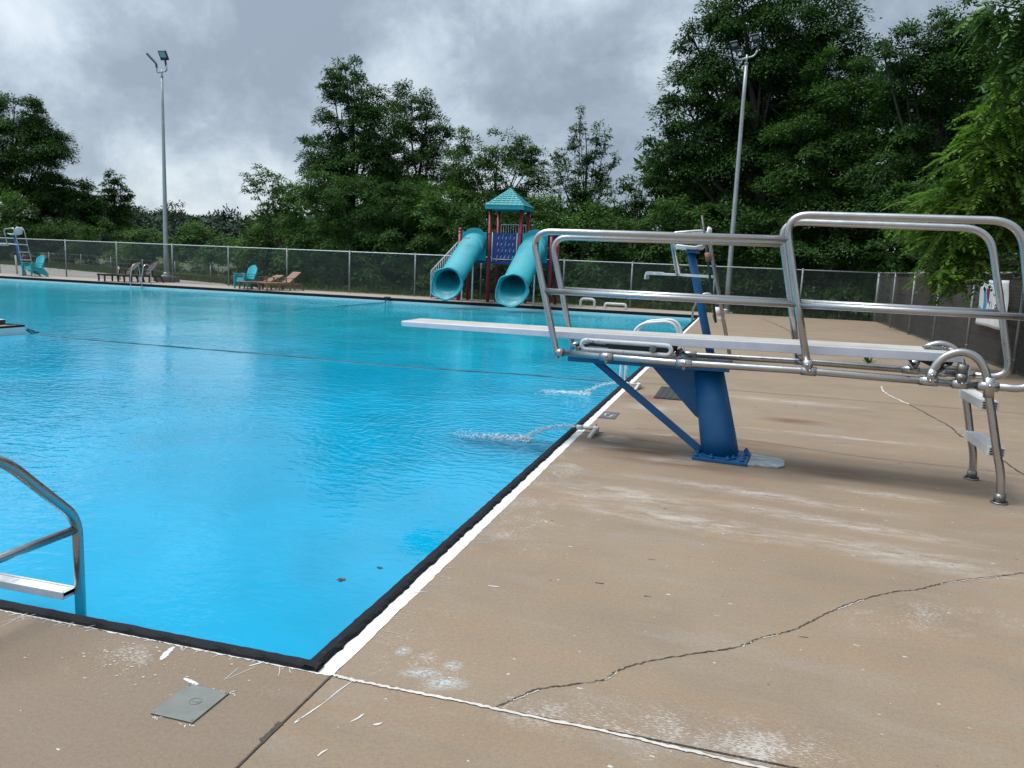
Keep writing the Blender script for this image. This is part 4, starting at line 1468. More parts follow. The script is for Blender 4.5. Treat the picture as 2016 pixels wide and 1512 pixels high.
lamp_pole(328, 548, 145, 31.75, 0.125, 0.055, 'tall grey floodlight pole at the left on a concrete footing',
          {'top': (311.8, 138), 'arm': [(301.5, 131), (302, 143.5), (311.5, 142), (321.5, 140), (321, 128)]},
          [([(303, 100, -.16), (318, 100, -.16), (325, 118.8, .06), (310, 119.2, .06)], (0.08, 0.70, 0.12), ((320.5, 131), (318.5, 119.5))),
           ([(280, 106, -.18), (281, 106, .18), (302, 128.5, .18), (301, 128.8, -.18)], (0.08, 0.70, 0.12), ((302, 134), (301, 128)))], True)
lamp_pole(1429.6, 616, 113, 31.35, 0.112, 0.066, 'tall grey floodlight pole at the right in front of the big tree',
          {'top': (1470, 109), 'arm': [(1450, 109), (1452.5, 118.5), (1468, 114.8), (1485, 110.5), (1491.5, 97)]},
          [([(1435.5, 83.5, -.14), (1451, 80, -.14), (1456.5, 97, .08), (1440.5, 101.5, .08)], (0.22, 0.50, 0.14), ((1450, 111), (1449.5, 99))),
           ([(1477.5, 69, -.14), (1493.5, 65, -.14), (1498.5, 83.5, .08), (1482.5, 88, .08)], (0.22, 0.50, 0.14), ((1491.5, 99), (1491, 86)))], False)

# ------------------------------------------------------------------ play tower with two tube slides
TX = [-10.07, -8.77, -7.46, -6.14]
TY = [29.30, 30.48]
TL = (-8.1, 29.3, 0)
tw = thing('slide_tower', 'turquoise roofed play tower with red posts and two tube slides into the pool', 'water slide', TL)


def tp(name, mb, mat, parent=None, bevel=0.0):
    return mb.build(name, mat, parent=parent or tw, shift=TL, bevel=bevel)


for i, x in enumerate(TX):
    for y in TY:
        top = 3.82 if i in (1, 2) else 2.93
        mb = MB()
        mb.cyl((x, y, 0), (x, y, top), 0.070, seg=18)
        if i in (0, 3):
            mb.ball((x, y, top + 0.02), 0.082, 14, 8)
        for z in (1.70, 2.80):
            mb.cyl((x, y, z), (x, y, z + 0.05), 0.082, seg=18)
        tp('tower_post', mb, M['red'])
mb = MB()
for i in range(3):
    mb.box((TX[i] + 0.07, TY[0] - 0.02, 1.66), (TX[i + 1] - 0.07, TY[1] + 0.02, 1.72))
    mb.box((TX[i] + 0.08, TY[0] - 0.03, 1.60), (TX[i + 1] - 0.08, TY[0] + 0.01, 1.70))
tp('platform', mb, M['blue_panel'])
# roof: eave band, pyramid, courses of tiles
rx0, rx1, ry0, ry1 = -8.91, -7.27, 28.96, 30.60
rc = Vector(((rx0 + rx1) / 2, (ry0 + ry1) / 2, 4.72))
mb = MB()
mb.box((rx0, ry0, 3.80), (rx1, ry1, 3.96))
mb.box((rx0 - .012, ry0 - .012, 3.945), (rx1 + .012, ry1 + .012, 3.962))
cor = [Vector((rx0, ry0, 3.9621)), Vector((rx1, ry0, 3.9621)), Vector((rx1, ry1, 3.9621)), Vector((rx0, ry1, 3.9621))]
for k in range(4):
    mb.poly([cor[k], cor[(k + 1) % 4], rc])
rows = 8
for k in range(4):
    a, b = cor[k], cor[(k + 1) % 4]
    nrm = (b - a).cross(rc - a).normalized()
    for r_ in range(rows):
        q0, q1 = r_ / rows, (r_ + 0.86) / rows
        l0, r0_, l1, r1_ = a.lerp(rc, q0), b.lerp(rc, q0), a.lerp(rc, q1), b.lerp(rc, q1)
        n = max(1, round((r0_ - l0).length / 0.20))
        sft = 0.5 if r_ % 2 else 0.0
        e = [0.0] + [(j + sft) / n for j in range(n + 1) if 0.02 < (j + sft) / n < 0.98] + [1.0]
        for e0, e1 in zip(e[:-1], e[1:]):
            g_ = 0.017 / max(0.2, (r0_ - l0).length)
            p = [l0.lerp(r0_, e0 + g_), l0.lerp(r0_, e1 - g_), l1.lerp(r1_, e1 - g_), l1.lerp(r1_, e0 + g_)]
            p[0] = p[0] + nrm * 0.024; p[1] = p[1] + nrm * 0.024
            p[2] = p[2] + nrm * 0.002; p[3] = p[3] + nrm * 0.002
            mb.hexa([q - nrm * 0.012 for q in p] + p)
tp('roof', mb, M['teal_roof'])
# blue panel with slanting slots
mb = MB()
x0, x1, z0, z1 = -8.62, -7.61, 1.77, 2.86
yb = TY[0] - 0.03
lean = 0.22
nr, nc = 4, 5
rowh = (z1 - z0 - 0.06) / nr
for r_ in range(nr):
    za, zb = z0 + 0.06 + r_ * rowh, z0 + 0.06 + r_ * rowh + rowh - 0.055
    mb.box((x0, yb, zb), (x1, yb + 0.03, zb + 0.055))
    cut = []
    for c_ in range(nc):
        xc = x0 + 0.16 + c_ * 0.165 + (0.03 if r_ % 2 else -0.01)
        cut.append((xc, xc + 0.048))
    ed = x0
    sh0 = 0.0
    prev0 = prev1 = x0
    for cs, ce in cut:
        mb.prism([(prev0, yb, za), (cs, yb, za), (cs + lean * rowh, yb, zb), (prev1, yb, zb)], (0, 0.03, 0))
        prev0, prev1 = ce, ce + lean * rowh
        f0, f1 = 0.05, 0.62
        q0, q1 = ce + (lean * rowh) * f0 - 0.020, ce + (lean * rowh) * f1 - 0.020
        zq0, zq1 = za + (zb - za) * f0, za + (zb - za) * f1
        mb.prism([(q0, yb + 0.004, zq0), (q0 + 0.018, yb + 0.004, zq0), (q1 + 0.018, yb + 0.004, zq1), (q1, yb + 0.004, zq1)], (0, 0.02, 0), 1)  # white strip paints the light caught on the slot's inner edge
    mb.prism([(prev0, yb, za), (x1, yb, za), (x1, yb, zb), (prev1, yb, zb)], (0, 0.03, 0))
mb.box((x0, yb, z0), (x1, yb + 0.03, z0 + 0.06))
tp('slotted_panel', mb, [M['blue_panel'], M['white']])
mb = MB()
for x in (x0 - 0.025, x1 + 0.025):
    mb.cyl((x, yb, z0 - 0.09), (x, yb, z1 + 0.02), 0.020, seg=10)
mb.cyl((x0 - .02, yb - 0.03, z0 + 0.02), (x1 + .02, yb - 0.03, z0 + 0.02), 0.013, seg=8)
tp('panel_frame', mb, M['white'])
mb = MB()
mb.box((TX[3] - 0.015, TY[0] + 0.07, 1.74), (TX[3] + 0.015, TY[1] - 0.07, 2.88))
tp('side_panel', mb, M['blue_panel'])
mb = MB()
xa, xb_, y, za, zb = TX[1] + 0.12, TX[2] - 0.10, TY[1], 1.80, 3.26
mb.tube(rounded([(xa, y, za), (xa, y, zb), (xb_, y, zb), (xb_, y, za)], [0, .05, .05, 0], 4), 0.018, 8)
for k in range(1, 10):
    x = xa + (xb_ - xa) * k / 10
    mb.cyl((x, y, za), (x, y, zb), 0.010, seg=6)
tp('guard_rail', mb, M['white'])
# stairs going down to the left, with railings both sides
mb = MB()
for k in range(7):
    x = TX[0] - 0.10 - k * 0.19
    z = 1.50 - k * 0.215
    mb.box((x - 0.13, TY[0] + 0.10, z - 0.02), (x + 0.13, TY[1] - 0.10, z + 0.02))
tp('stair_tread', mb, M['blue_panel'])
for y in (TY[0] + 0.02, TY[1] - 0.02):
    mb = MB()
    a, b = Vector((TX[0] - 0.10, y, 2.42)), Vector((-11.33, y, 1.19))
    mb.tube(rounded([a, b, (b.x, y, 0)], [0, 0.06, 0], 5), 0.020, 10)
    dn = Vector((0, 0, -0.66))
    mb.tube([a + dn, b + dn * 1.15], 0.017, 8)
    for k in range(1, 14):
        p = a.lerp(b, k / 14)
        mb.cyl(p, p + dn * (1 + 0.15 * k / 14), 0.011, seg=6)
    tp('stair_rail', mb, M['white'])
    mb = MB()
    mb.obox((TX[0] - 0.02, y + 0.04, 1.60), (-11.36, y + 0.04, 0.10), 0.03, 0.16)
    tp('stair_stringer', mb, M['blue_panel'])


def tube_slide(xc, zoff):
    """hooded panel, tube in three flanged lengths, flared mouth over the water"""
    mb = MB()
    zp0, zp1 = 1.71, 2.865
    arch = [(xc - 0.53, zp0), (xc + 0.53, zp0), (xc + 0.53, zp1), (xc + 0.42, zp1)]
    for k in range(13):
        a = PI * k / 12
        arch.append((xc + 0.36 * math.cos(a), 2.865 + 0.165 * math.sin(a)))
    arch += [(xc - 0.42, zp1), (xc - 0.53, zp1)]
    mb.prism([(x, 29.18, z) for x, z in arch], (0, 0.045, 0))
    pn = tp('entry_panel', mb, M['teal'], bevel=0.006)
    path = [(29.20, 2.42), (29.0, 2.36), (28.6, 2.14), (27.9, 1.76), (27.2, 1.35), (26.75, 1.08), (26.40, 0.89), (26.26, 0.825), (26.20, 0.805), (26.165, 0.79), (26.15, 0.78)]
    rad = [0.50, 0.50, 0.515, 0.52, 0.525, 0.525, 0.515, 0.480, 0.505, 0.565, 0.612]
    seg = 40
    mb = MB()
    n = len(path)
    for i, (y, z) in enumerate(path):
        z += zoff * i / (n - 1)
        if i == 0: ang = 0.35
        else:
            y0, z0_ = path[i - 1]; y1, z1_ = path[min(i + 1, n - 1)]
            ang = math.atan2(z0_ - z1_, y0 - y1)
        if i >= n - 4:
            ang *= (0.65, 0.35, 0.12, 0.0)[i - (n - 4)]
        for k in range(seg):
            a = 2 * PI * k / seg
            rr = rad[i]
            fl = max(0.0, (rr - 0.505) / 0.13) if i >= n - 3 else 0.0
            rr += fl * (0.022 * math.cos(5 * a + 0.6) + 0.014 * math.cos(8 * a))
            # the trough runs out a little further at the bottom
            fw = (fl * 0.20 + (0.06 if i >= n - 3 else 0.0)) * max(0.0, -math.sin(a)) ** 2
            side = fl * 0.13 * max(0.0, -math.sin(a + 0.75)) ** 8
            lx, lz = (rr + side) * math.cos(a), (rr + side * .2) * math.sin(a) * (1.0 - 0.03 * fl)
            mb.v.append((xc + lx, y + lz * math.sin(ang) - fw, z + lz * math.cos(ang)))
    for i in range(n - 1):
        for k in range(seg):
            k2 = (k + 1) % seg
            mb.face((i * seg + k, (i + 1) * seg + k, (i + 1) * seg + k2, i * seg + k2), 0, True)
    tb = tp('slide_tube', mb, M['teal'])
    so = tb.modifiers.new('wall', 'SOLIDIFY'); so.thickness = 0.028; so.offset = -1
    for (y, z, ang) in ((28.62, 2.15, 0.50), (27.45, 1.49, 0.54)):
        z += zoff * (29.2 - y) / 3.1
        mb = MB()
        lo = []
        for k in range(40):
            a = 2 * PI * k / 40
            lo.append((xc + 0.530 * math.cos(a), y + 0.530 * math.sin(a) * math.sin(ang), z + 0.530 * math.sin(a) * math.cos(ang)))
        mb.tube(lo, 0.036, 8, closed=True)
        tp('tube_flange', mb, M['teal'], tb)
        mb = MB()
        ca, sa = math.cos(ang), math.sin(ang)
        mb.tube([(p[0], p[1] - 0.045 * ca, p[2] - 0.045 * sa) for p in [((q_[0] - xc) * 0.995 + xc, q_[1], q_[2]) for q_ in lo]], 0.017, 6, closed=True)
        tp('tube_seam', mb, M['teal_dark'], tb)
    # rolled rim of the mouth
    mb = MB()
    mb.tube([mb2 for mb2 in [Vector(tb.data.vertices[(n - 1) * seg + k].co) + Vector(TL) for k in range(seg)]], 0.034, 8, closed=True)
    tp('mouth_rim', mb, M['teal'], tb)
    for q in (-0.2, 0.25):
        mb = MB()
        mb.cyl((xc + q, 28.40, 0), (xc + q, 28.40, 1.62 + zoff * .3), 0.03, seg=10)
        tp('slide_support', mb, M['white'])
    return tb


tb = tube_slide(-9.40, 0.0)
mb = MB()
mb.box((-9.52, 28.20, 2.545), (-9.28, 28.26, 2.60))
tp('tube_sticker', mb, M['caulk'], tb)
tube_slide(-6.80, -0.13)

# ------------------------------------------------------------------ lifeguard chairs
def lifeguard_chair(loc, label, rz=0.0, pole=False):
    """Faces local -x."""
    t = thing('lifeguard_chair', label, 'lifeguard chair', loc, rz, 'raised lifeguard chairs')
    mb = MB()
    mb.tube([(0, 0, 0), (-0.28, 0, 1.03), (-0.53, 0, 1.98)], 0.075, 20)
    mb.build('post', M['blue'], parent=t)
    mb = MB()
    mb.box((-0.2, -0.2, 0.001), (0.2, 0.2, 0.02))
    mb.build('base_plate', M['blue'], parent=t, bevel=0.004)
    # moulded seat: shell with a rounded back
    mb = MB()
    prof = [(-0.80, 2.035), (-0.77, 2.045), (-0.62, 2.03), (-0.45, 2.02), (-0.33, 2.05), (-0.26, 2.13), (-0.22, 2.25), (-0.20, 2.37), (-0.205, 2.42)]
    half = [0.17, 0.21, 0.235, 0.245, 0.25, 0.245, 0.235, 0.20, 0.12]
    seg = 10
    for (x, z), hw in zip(prof, half):
        for k in range(seg + 1):
            a = -1 + 2 * k / seg
            mb.v.append((x - 0.05 * a * a * (1 if z > 2.1 else 0), hw * a, z + 0.055 * a * a * (1 if z < 2.1 else 0.3)))
    for i in range(len(prof) - 1):
        for k in range(seg):
            b0 = i * (seg + 1) + k
            mb.face((b0, b0 + 1, b0 + seg + 2, b0 + seg + 1), 0, True)
    st = mb.build('seat', M['white'], parent=t)
    so = st.modifiers.new('thick', 'SOLIDIFY'); so.thickness = 0.03; so.offset = 0
    mb = MB()
    mb.box((-0.62, -0.15, 1.97), (-0.38, 0.15, 2.005))
    mb.build('seat_bracket', M['blue'], parent=t)
    for y in (-0.29, 0.29):
        mb = MB()
        pts = [(0.34, y, 0.0), (-0.26, y, 2.37), (-0.91, y, 2.30), (-0.72, y, 1.55)]
        mb.tube(rounded(pts, [0, 0.14, 0.14, 0], 7), 0.024, 12)
        mb.build('side_rail', M['steel'], parent=t)
    mb = MB()
    mb.box((-1.30, -0.28, 1.545), (-0.62, 0.28, 1.585))
    for x in (-1.28, -1.12):
        mb.box((x, -0.29, 1.586), (x + 0.11, 0.29, 1.60))
    mb.box((-1.31, -0.29, 1.46), (-1.285, 0.29, 1.544))
    for y in (-0.26, 0.26):
        mb.obox((-0.63, y, 1.565), (-0.05, y, 1.555), 0.03, 0.045)
    mb.build('footrest', M['white'], parent=t, bevel=0.004)
    for z in (0.42, 0.80, 1.18):
        mb = MB()
        x = 0.34 - z * (0.62 / 2.45)
        mb.box((x - 0.10, -0.275, z - 0.018), (x + 0.02, 0.275, z + 0.018))
        mb.build('step', M['white'], parent=t, bevel=0.004)
    if pole:
        mb = MB()
        mb.cyl((0.02, -0.36, 0.75), (-0.36, -0.36, 2.62), 0.022, seg=10)
        mb.build('umbrella_pole', M['lamp_black'], parent=t)
        mb = MB()
        mb.cyl((-0.185, -0.36, 1.82), (-0.22, -0.36, 1.98), 0.05, seg=14)
        mb.build('pole_clamp', M['tan_plastic'], parent=t)
    return t


lifeguard_chair((1.06, 12.4, 0), 'raised white lifeguard chair on a blue post behind the diving board', 0.0, True)
lifeguard_chair((-33.85, 30.0, 0), 'raised white lifeguard chair on a blue post at the far left', 0.0, False)

# ------------------------------------------------------------------ chairs and loungers on the far deck
def fan_chair(loc, rz, label, group):
    """Moulded fan-backed garden chair, faces local -x."""
    t = thing('garden_chair', label, 'garden chair', loc, rz, group)
    mb = MB()
    for k in range(5):
        x = -0.40 + k * 0.115
        z = 0.39 - k * 0.032
        mb.prism([(x, -0.27, z), (x + 0.10, -0.27, z - 0.028), (x + 0.10, 0.27, z - 0.028), (x, 0.27, z)], (0, 0, -0.022))
    mb.prism([(-0.42, -0.28, 0.405), (-0.39, -0.28, 0.40), (-0.39, 0.28, 0.40), (-0.42, 0.28, 0.405)], (0, 0, -0.10))
    mb.build('seat', M['teal_chair'], parent=t)
    mb = MB()
    bx0, bz0, bx1, bz1 = 0.12, 0.26, 0.36, 0.98
    n = 7
    for k in range(n):
        c = (k - (n - 1) / 2) / ((n - 1) / 2)
        top = 1.0 - 0.20 * c * c
        w0, w1 = 0.062, 0.088
        y0, y1 = c * 0.22, c * 0.285
        def pt(f, yy, dx=0):
            return (bx0 + (bx1 - bx0) * f + dx - 0.03 * c * c, yy, bz0 + (bz1 - bz0) * f)
        mb.hexa([pt(0, y0 - w0 / 2), pt(0, y0 + w0 / 2), pt(0, y0 + w0 / 2, .022), pt(0, y0 - w0 / 2, .022), pt(top, y1 - w1 / 2 * .92), pt(top, y1 + w1 / 2 * .92), pt(top, y1 + w1 / 2 * .92, .022), pt(top, y1 - w1 / 2 * .92, .022)])
    mb.obox((0.235, -0.30, 0.55), (0.235, 0.30, 0.55), 0.03, 0.05)
    mb.obox((0.17, -0.26, 0.34), (0.17, 0.26, 0.34), 0.03, 0.05)
    mb.build('backrest', M['teal_chair'], parent=t)
    for y in (-0.34, 0.34):
        mb = MB()
        mb.prism([(-0.48, y - 0.065, 0.58), (0.24, y - 0.04, 0.565), (0.24, y + 0.04, 0.565), (-0.48, y + 0.065, 0.58)], (0, 0, -0.028))
        mb.build('armrest', M['teal_chair'], parent=t)
        mb = MB()
        mb.prism([(-0.47, y - 0.02, 0), (-0.405, y - 0.02, 0), (-0.36, y - 0.02, 0.55), (-0.47, y - 0.02, 0.55)], (0, 0.04, 0))
        mb.build('leg', M['teal_chair'], parent=t)
        mb = MB()
        mb.prism([(-0.42, y * .84 - 0.02, 0.37), (0.42, y * .84 - 0.02, 0.0), (0.50, y * .84 - 0.02, 0.0), (0.20, y * .84 - 0.02, 0.32), (-0.42, y * .84 - 0.02, 0.41)], (0, 0.04, 0))
        mb.build('leg', M['teal_chair'], parent=t)
    return t


GC = 'turquoise garden chairs on the far deck'
ca = gy(487, 559, 29.45)
cb_ = gy(70, 540, 29.75)
a0 = math.radians(72)
src = fan_chair((ca[0], 29.45, 0.001), a0, 'lower turquoise garden chair of the stack beside the brown loungers', GC)


def more(loc, rz, label):
    c = copy_tree(src)
    c.location = loc; c.rotation_euler = (0, 0, rz); c['label'] = label
    return c


back = Vector((math.cos(a0), math.sin(a0), 0))
more((ca[0] + back.x * 0.03, 29.45 + back.y * 0.03, 0.10), a0, 'upper turquoise garden chair of the stack beside the brown loungers')
a1 = math.radians(80)
back = Vector((math.cos(a1), math.sin(a1), 0))
more((cb_[0], 29.75, 0.001), a1, 'lower turquoise garden chair of the stack beside the far left lifeguard chair')
more((cb_[0] + back.x * 0.03, 29.75 + back.y * 0.03, 0.10), a1, 'upper turquoise garden chair of the stack beside the far left lifeguard chair')


def lounger(loc, rz, label, mat, rise, arched, arms):
    """Slatted lounger, foot at local -x, head at +x."""
    t = thing('sun_lounger', label, 'sun lounger', loc, rz, 'wooden sun loungers on the far deck')
    m = M[mat]
    mb = MB()
    for k in range(12):
        x = -0.98 + k * 0.106
        mb.box((x, -0.31, 0.325), (x + 0.085, 0.31, 0.350))
    for y in (-0.30, 0.27):
        mb.box((-0.99, y, 0.265), (0.86, y + 0.03, 0.3245))
    mb.build('seat', m, parent=t)
    mb = MB()
    c, s = math.cos(rise), math.sin(rise)
    for k in range(8):
        q = 0.02 + k * 0.098
        hw = 0.31 if not (arched and k == 7) else 0.24
        a, b = (0.28 + q * c, 0.345 + q * s), (0.28 + (q + 0.078) * c, 0.345 + (q + 0.078) * s)
        mb.prism([(a[0], -hw, a[1]), (b[0], -hw, b[1]), (b[0], hw, b[1]), (a[0], hw, a[1])], (-s * 0.022, 0, c * 0.022))
    if arched:
        top = 0.02 + 8 * 0.098
        pl = [(0.28 + top * c, -0.24, 0.345 + top * s)]
        for k in range(9):
            a = PI * k / 8
            r_ = top + 0.055 * math.sin(a)
            pl.append((0.28 + r_ * c, -0.22 * math.cos(a), 0.345 + r_ * s))
        pl.append((0.28 + top * c, 0.24, 0.345 + top * s))
        mb.prism(pl, (-s * 0.022, 0, c * 0.022))
    for y in (-0.25, 0.22):
        mb.obox((0.28, y, 0.335), (0.28 + 0.8 * c, y, 0.335 + 0.8 * s), 0.03, 0.035)
    mb.build('backrest', m, parent=t)
    for x in (-0.93, -0.30, 0.26):
        for y in (-0.335, 0.305):
            mb = MB()
            mb.box((x, y, 0), (x + 0.075, y + 0.03, 0.34))
            mb.build('leg', m, parent=t)
    for y in (-0.335, 0.305):
        mb = MB()
        mb.prism([(0.80, y, 0.33), (0.87, y, 0.33), (1.04, y, 0.0), (0.96, y, 0.0)], (0, 0.03, 0))
        mb.build('leg', m, parent=t)
    if arms:
        for y in (-0.36, 0.30):
            mb = MB()
            mb.box((0.02, y - 0.01, 0.545), (0.52, y + 0.07, 0.572))
            mb.box((0.05, y + 0.005, 0.351), (0.11, y + 0.035, 0.545))
            mb.box((0.42, y + 0.005, 0.351), (0.48, y + 0.035, 0.545))
            mb.build('armrest', m, parent=t)
    return t


def on_far(u, v, y):
    p = gy(u, v, y)
    return (p[0], y, 0.0)


lr = math.radians(66)
lounger(on_far(238, 553, 29.55), lr, 'dark brown wooden lounger with an arched back, the one nearer the lifeguard chair', 'dark_wood', math.radians(42), True, True)
lounger(on_far(276, 556, 29.60), lr, 'dark brown wooden lounger with an arched back, the one nearer the light pole', 'dark_wood', math.radians(48), True, True)
lounger(on_far(514, 567, 29.45), lr, 'mid brown wooden lounger laid nearly flat, beside the turquoise chairs', 'brown_wood', math.radians(22), False, True)
lounger(on_far(552, 571, 29.40), lr, 'mid brown wooden lounger with its square back raised, nearest the slides', 'brown_wood', math.radians(38), False, True)
NLEAF = 0
# ------------------------------------------------------------------ foliage
def leaf_cloud(blobs, dens, leaf, seed, rc=(0.35, 0.75), droop=0.35, shell=0.55, per=34, aspect=0.45, keep=1.0, frond=0.0):
    """Leaves in clusters scattered through ellipsoids.
    blobs: (centre, (rx, ry, rz)); dens: leaves per square metre of blob outline."""
    rg = np.random.default_rng(seed)
    P, A, N, T = [], [], [], []
    for c, r in blobs:
        r = np.array(r)
        area = PI * r[0] * r[2]
        n = int(area * dens * keep)
        if n < 4: continue
        # boughs: flattened domes of foliage standing off the clump, dark hollows between them
        rb0 = float(np.clip(0.40 * r.mean(), 1.1 * rc[0], 1.9 * rc[1]))
        nb = int(max(4, 3.4 * (r[0] * r[2] + r[1] * r[2] + r[0] * r[1]) / 3 / rb0 ** 2))
        d = rg.normal(size=(nb, 3)); d /= np.linalg.norm(d, axis=1)[:, None]
        rad = shell + (1.0 - shell) * rg.random(nb) ** 0.6
        bc = c + d * r * rad[:, None]
        rb = rb0 * rg.uniform(0.6, 1.25, nb)
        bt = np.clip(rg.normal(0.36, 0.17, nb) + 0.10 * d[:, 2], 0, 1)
        idx = rg.integers(0, nb, n)
        e = rg.normal(size=(n, 3)); e /= np.linalg.norm(e, axis=1)[:, None]
        e[:, 2] = np.where(e[:, 2] < -0.25, -e[:, 2] * 0.6, e[:, 2])
        q = e * np.array([1.0, 1.0, 0.72])
        lump = 1 + 0.22 * np.sin(e[:, 0] * 7 + idx * 1.3) * np.sin(e[:, 1] * 6 + idx * 2.1) * np.sin(e[:, 2] * 6 + idx)
        qr = (rg.random(n) ** 0.28) * lump
        tail = rg.random(n) < 0.08
        qr[tail] *= 1 + 0.35 * rg.random(tail.sum())
        loc = q * (qr * rb[idx])[:, None]
        loc += d[idx] * (0.35 * rb[idx] * (qr - 0.5))[:, None]
        loc[:, 2] -= droop * 0.7 * (loc[:, 0] ** 2 + loc[:, 1] ** 2) / rb[idx]
        P.append(bc[idx] + loc)
        ax = e * np.array([1, 1, 0.4]) + 0.4 * d[idx] + rg.normal(0, 0.40, (n, 3))
        ax[:, 2] -= 0.25 + droop * rg.random(n)
        nr = 0.9 * e + 0.35 * d[idx] + rg.normal(0, 0.28, (n, 3))
        nr[:, 2] += 0.7
        A.append(ax); N.append(nr)
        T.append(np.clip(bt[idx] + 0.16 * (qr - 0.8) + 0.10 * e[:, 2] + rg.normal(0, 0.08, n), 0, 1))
    P, A, N, T = np.concatenate(P), np.concatenate(A), np.concatenate(N), np.concatenate(T)
    return leaf_quads(P, A, N, T, leaf, aspect, rg)


def leaf_quads(P, A, N, T, leaf, aspect, rg):
    n = len(P)
    A = A / np.linalg.norm(A, axis=1)[:, None]
    N = N - A * np.sum(N * A, axis=1)[:, None]
    N /= np.linalg.norm(N, axis=1)[:, None] + 1e-9
    Sd = np.cross(N, A)
    L_ = leaf * rg.uniform(0.6, 1.3, n)[:, None]
    w = L_ * aspect * 0.5
    V = np.empty((n, 4, 3))
    V[:, 0] = P
    V[:, 1] = P + A * L_ * 0.45 + Sd * w - N * w * 0.35
    V[:, 2] = P + A * L_ - N * L_ * 0.10
    V[:, 3] = P + A * L_ * 0.45 - Sd * w - N * w * 0.35
    global NLEAF
    NLEAF += n
    return V.reshape(-1, 3), np.repeat(T, 4)


def cloud_mesh(name, V, T, mat, parent=None, loc=(0, 0, 0)):
    n = len(V) // 4
    me = bpy.data.meshes.new(name)
    me.vertices.add(len(V)); me.loops.add(len(V)); me.polygons.add(n)
    me.vertices.foreach_set('co', (V - np.array(loc)).astype(np.float32).ravel())
    me.loops.foreach_set('vertex_index', np.arange(len(V), dtype=np.int32))
    me.polygons.foreach_set('loop_start', np.arange(0, len(V), 4, dtype=np.int32))
    me.polygons.foreach_set('loop_total', np.full(n, 4, dtype=np.int32))
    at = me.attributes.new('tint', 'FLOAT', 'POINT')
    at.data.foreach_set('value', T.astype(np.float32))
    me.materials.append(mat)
    me.update(); me.validate()
    o = bpy.data.objects.new(name, me)
    col.objects.link(o)
    if parent is not None:
        o.parent = parent
    else:
        o.location = loc
    return o


def blob_px(y, lst, depth=0.9):
    """(u, v, ru, rv[, dy]) seen in the picture -> ellipsoid standing at distance y."""
    out = []
    for b in lst:
        u, v, ru, rv = b[:4]
        yy = y + (b[4] if len(b) > 4 else 0)
        c = gy(u, v, yy)
        k = np.linalg.norm(c - CAM) / F
        out.append((c, (ru * k, (ru + rv) / 2 * k * depth, rv * k)))
    return out


def tree(label, y, base_u, lst, mat, dens=420, leaf=0.21, seed=1, name='tree', trunk_r=0.22, group='trees behind the far fence', cat='tree', **kw):
    bl = blob_px(y, lst)
    b = gy(base_u, 560, y)
    bx, by = b[0], y
    t = thing(name, label, cat, (bx, by, -0.05), 0, group)
    lo = (bx, by, -0.05)
    V, T = leaf_cloud(bl, dens, leaf, seed, **kw)
    ok = V.reshape(-1, 4, 3)[:, :, 2].min(axis=1) > -0.1
    V = V.reshape(-1, 4, 3)[ok].reshape(-1, 3); T = T.reshape(-1, 4)[ok].ravel()
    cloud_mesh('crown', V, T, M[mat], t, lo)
    rnd = random.Random(seed)
    mb = MB()
    zs = sorted(bl, key=lambda q: q[0][2])
    topz = zs[-1][0][2]
    mid = np.mean([q[0] for q in bl], axis=0)
    n = 10
    tr = []
    for k in range(n + 1):
        f = k / n
        tr.append((bx + (mid[0] - bx) * f ** 1.6 + rnd.uniform(-.08, .08), by + (mid[1] - by) * f + rnd.uniform(-.08, .08), -0.1 + (topz + 0.1) * f * 0.93))
    mb.tube(tr, [trunk_r * (1 - 0.86 * k / n) * (1.35 if k == 0 else 1) for k in range(n + 1)], 10)
    for c, r in bl:
        if c[2] < 1.5: continue
        k = max(1, min(n - 1, int(n * (c[2] * 0.62) / topz)))
        a = Vector(tr[k]); e = Vector(c) + Vector((0, 0, r[2] * 0.3))
        m1 = a.lerp(e, 0.5) + Vector((rnd.uniform(-.2, .2), rnd.uniform(-.2, .2), -0.06 * (e - a).length))
        rr = trunk_r * (1 - 0.8 * k / n) * 0.55
        pl = smooth_line([a, m1, e], 4)
        mb.tube(pl, [rr * (1 - 0.8 * i / (len(pl) - 1)) for i in range(len(pl))], 7)
        for _ in range(5):                       # twigs that reach the outline of the clump
            dv = Vector((rnd.gauss(0, 1), rnd.gauss(0, 1), rnd.gauss(0.35, .7))).normalized()
            p2 = Vector(c) + Vector((dv.x * r[0], dv.y * r[1], dv.z * r[2])) * 0.95
            q = pl[-3].lerp(pl[-1], rnd.random())
            pm = q.lerp(p2, 0.5) + Vector((0, 0, 0.08))
            mb.tube([q, pm, p2], [rr * 0.22 + .004, rr * 0.14 + .003, 0.004], 5)
    mb.build('trunk', M['bark'], parent=t, shift=lo)
    return t


def bush(label, y, lst, mat, dens=430, leaf=0.17, seed=1, group='bushes behind the far fence', **kw):
    bl = blob_px(y, lst)
    V, T = leaf_cloud(bl, dens, leaf, seed, **kw)
    ok = V.reshape(-1, 4, 3)[:, :, 2].min(axis=1) > -0.1
    V = V.reshape(-1, 4, 3)[ok].reshape(-1, 3); T = T.reshape(-1, 4)[ok].ravel()
    c = np.mean([q[0] for q in bl], axis=0)
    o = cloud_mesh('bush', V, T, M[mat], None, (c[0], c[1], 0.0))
    return tag(o, label, 'bush', group)


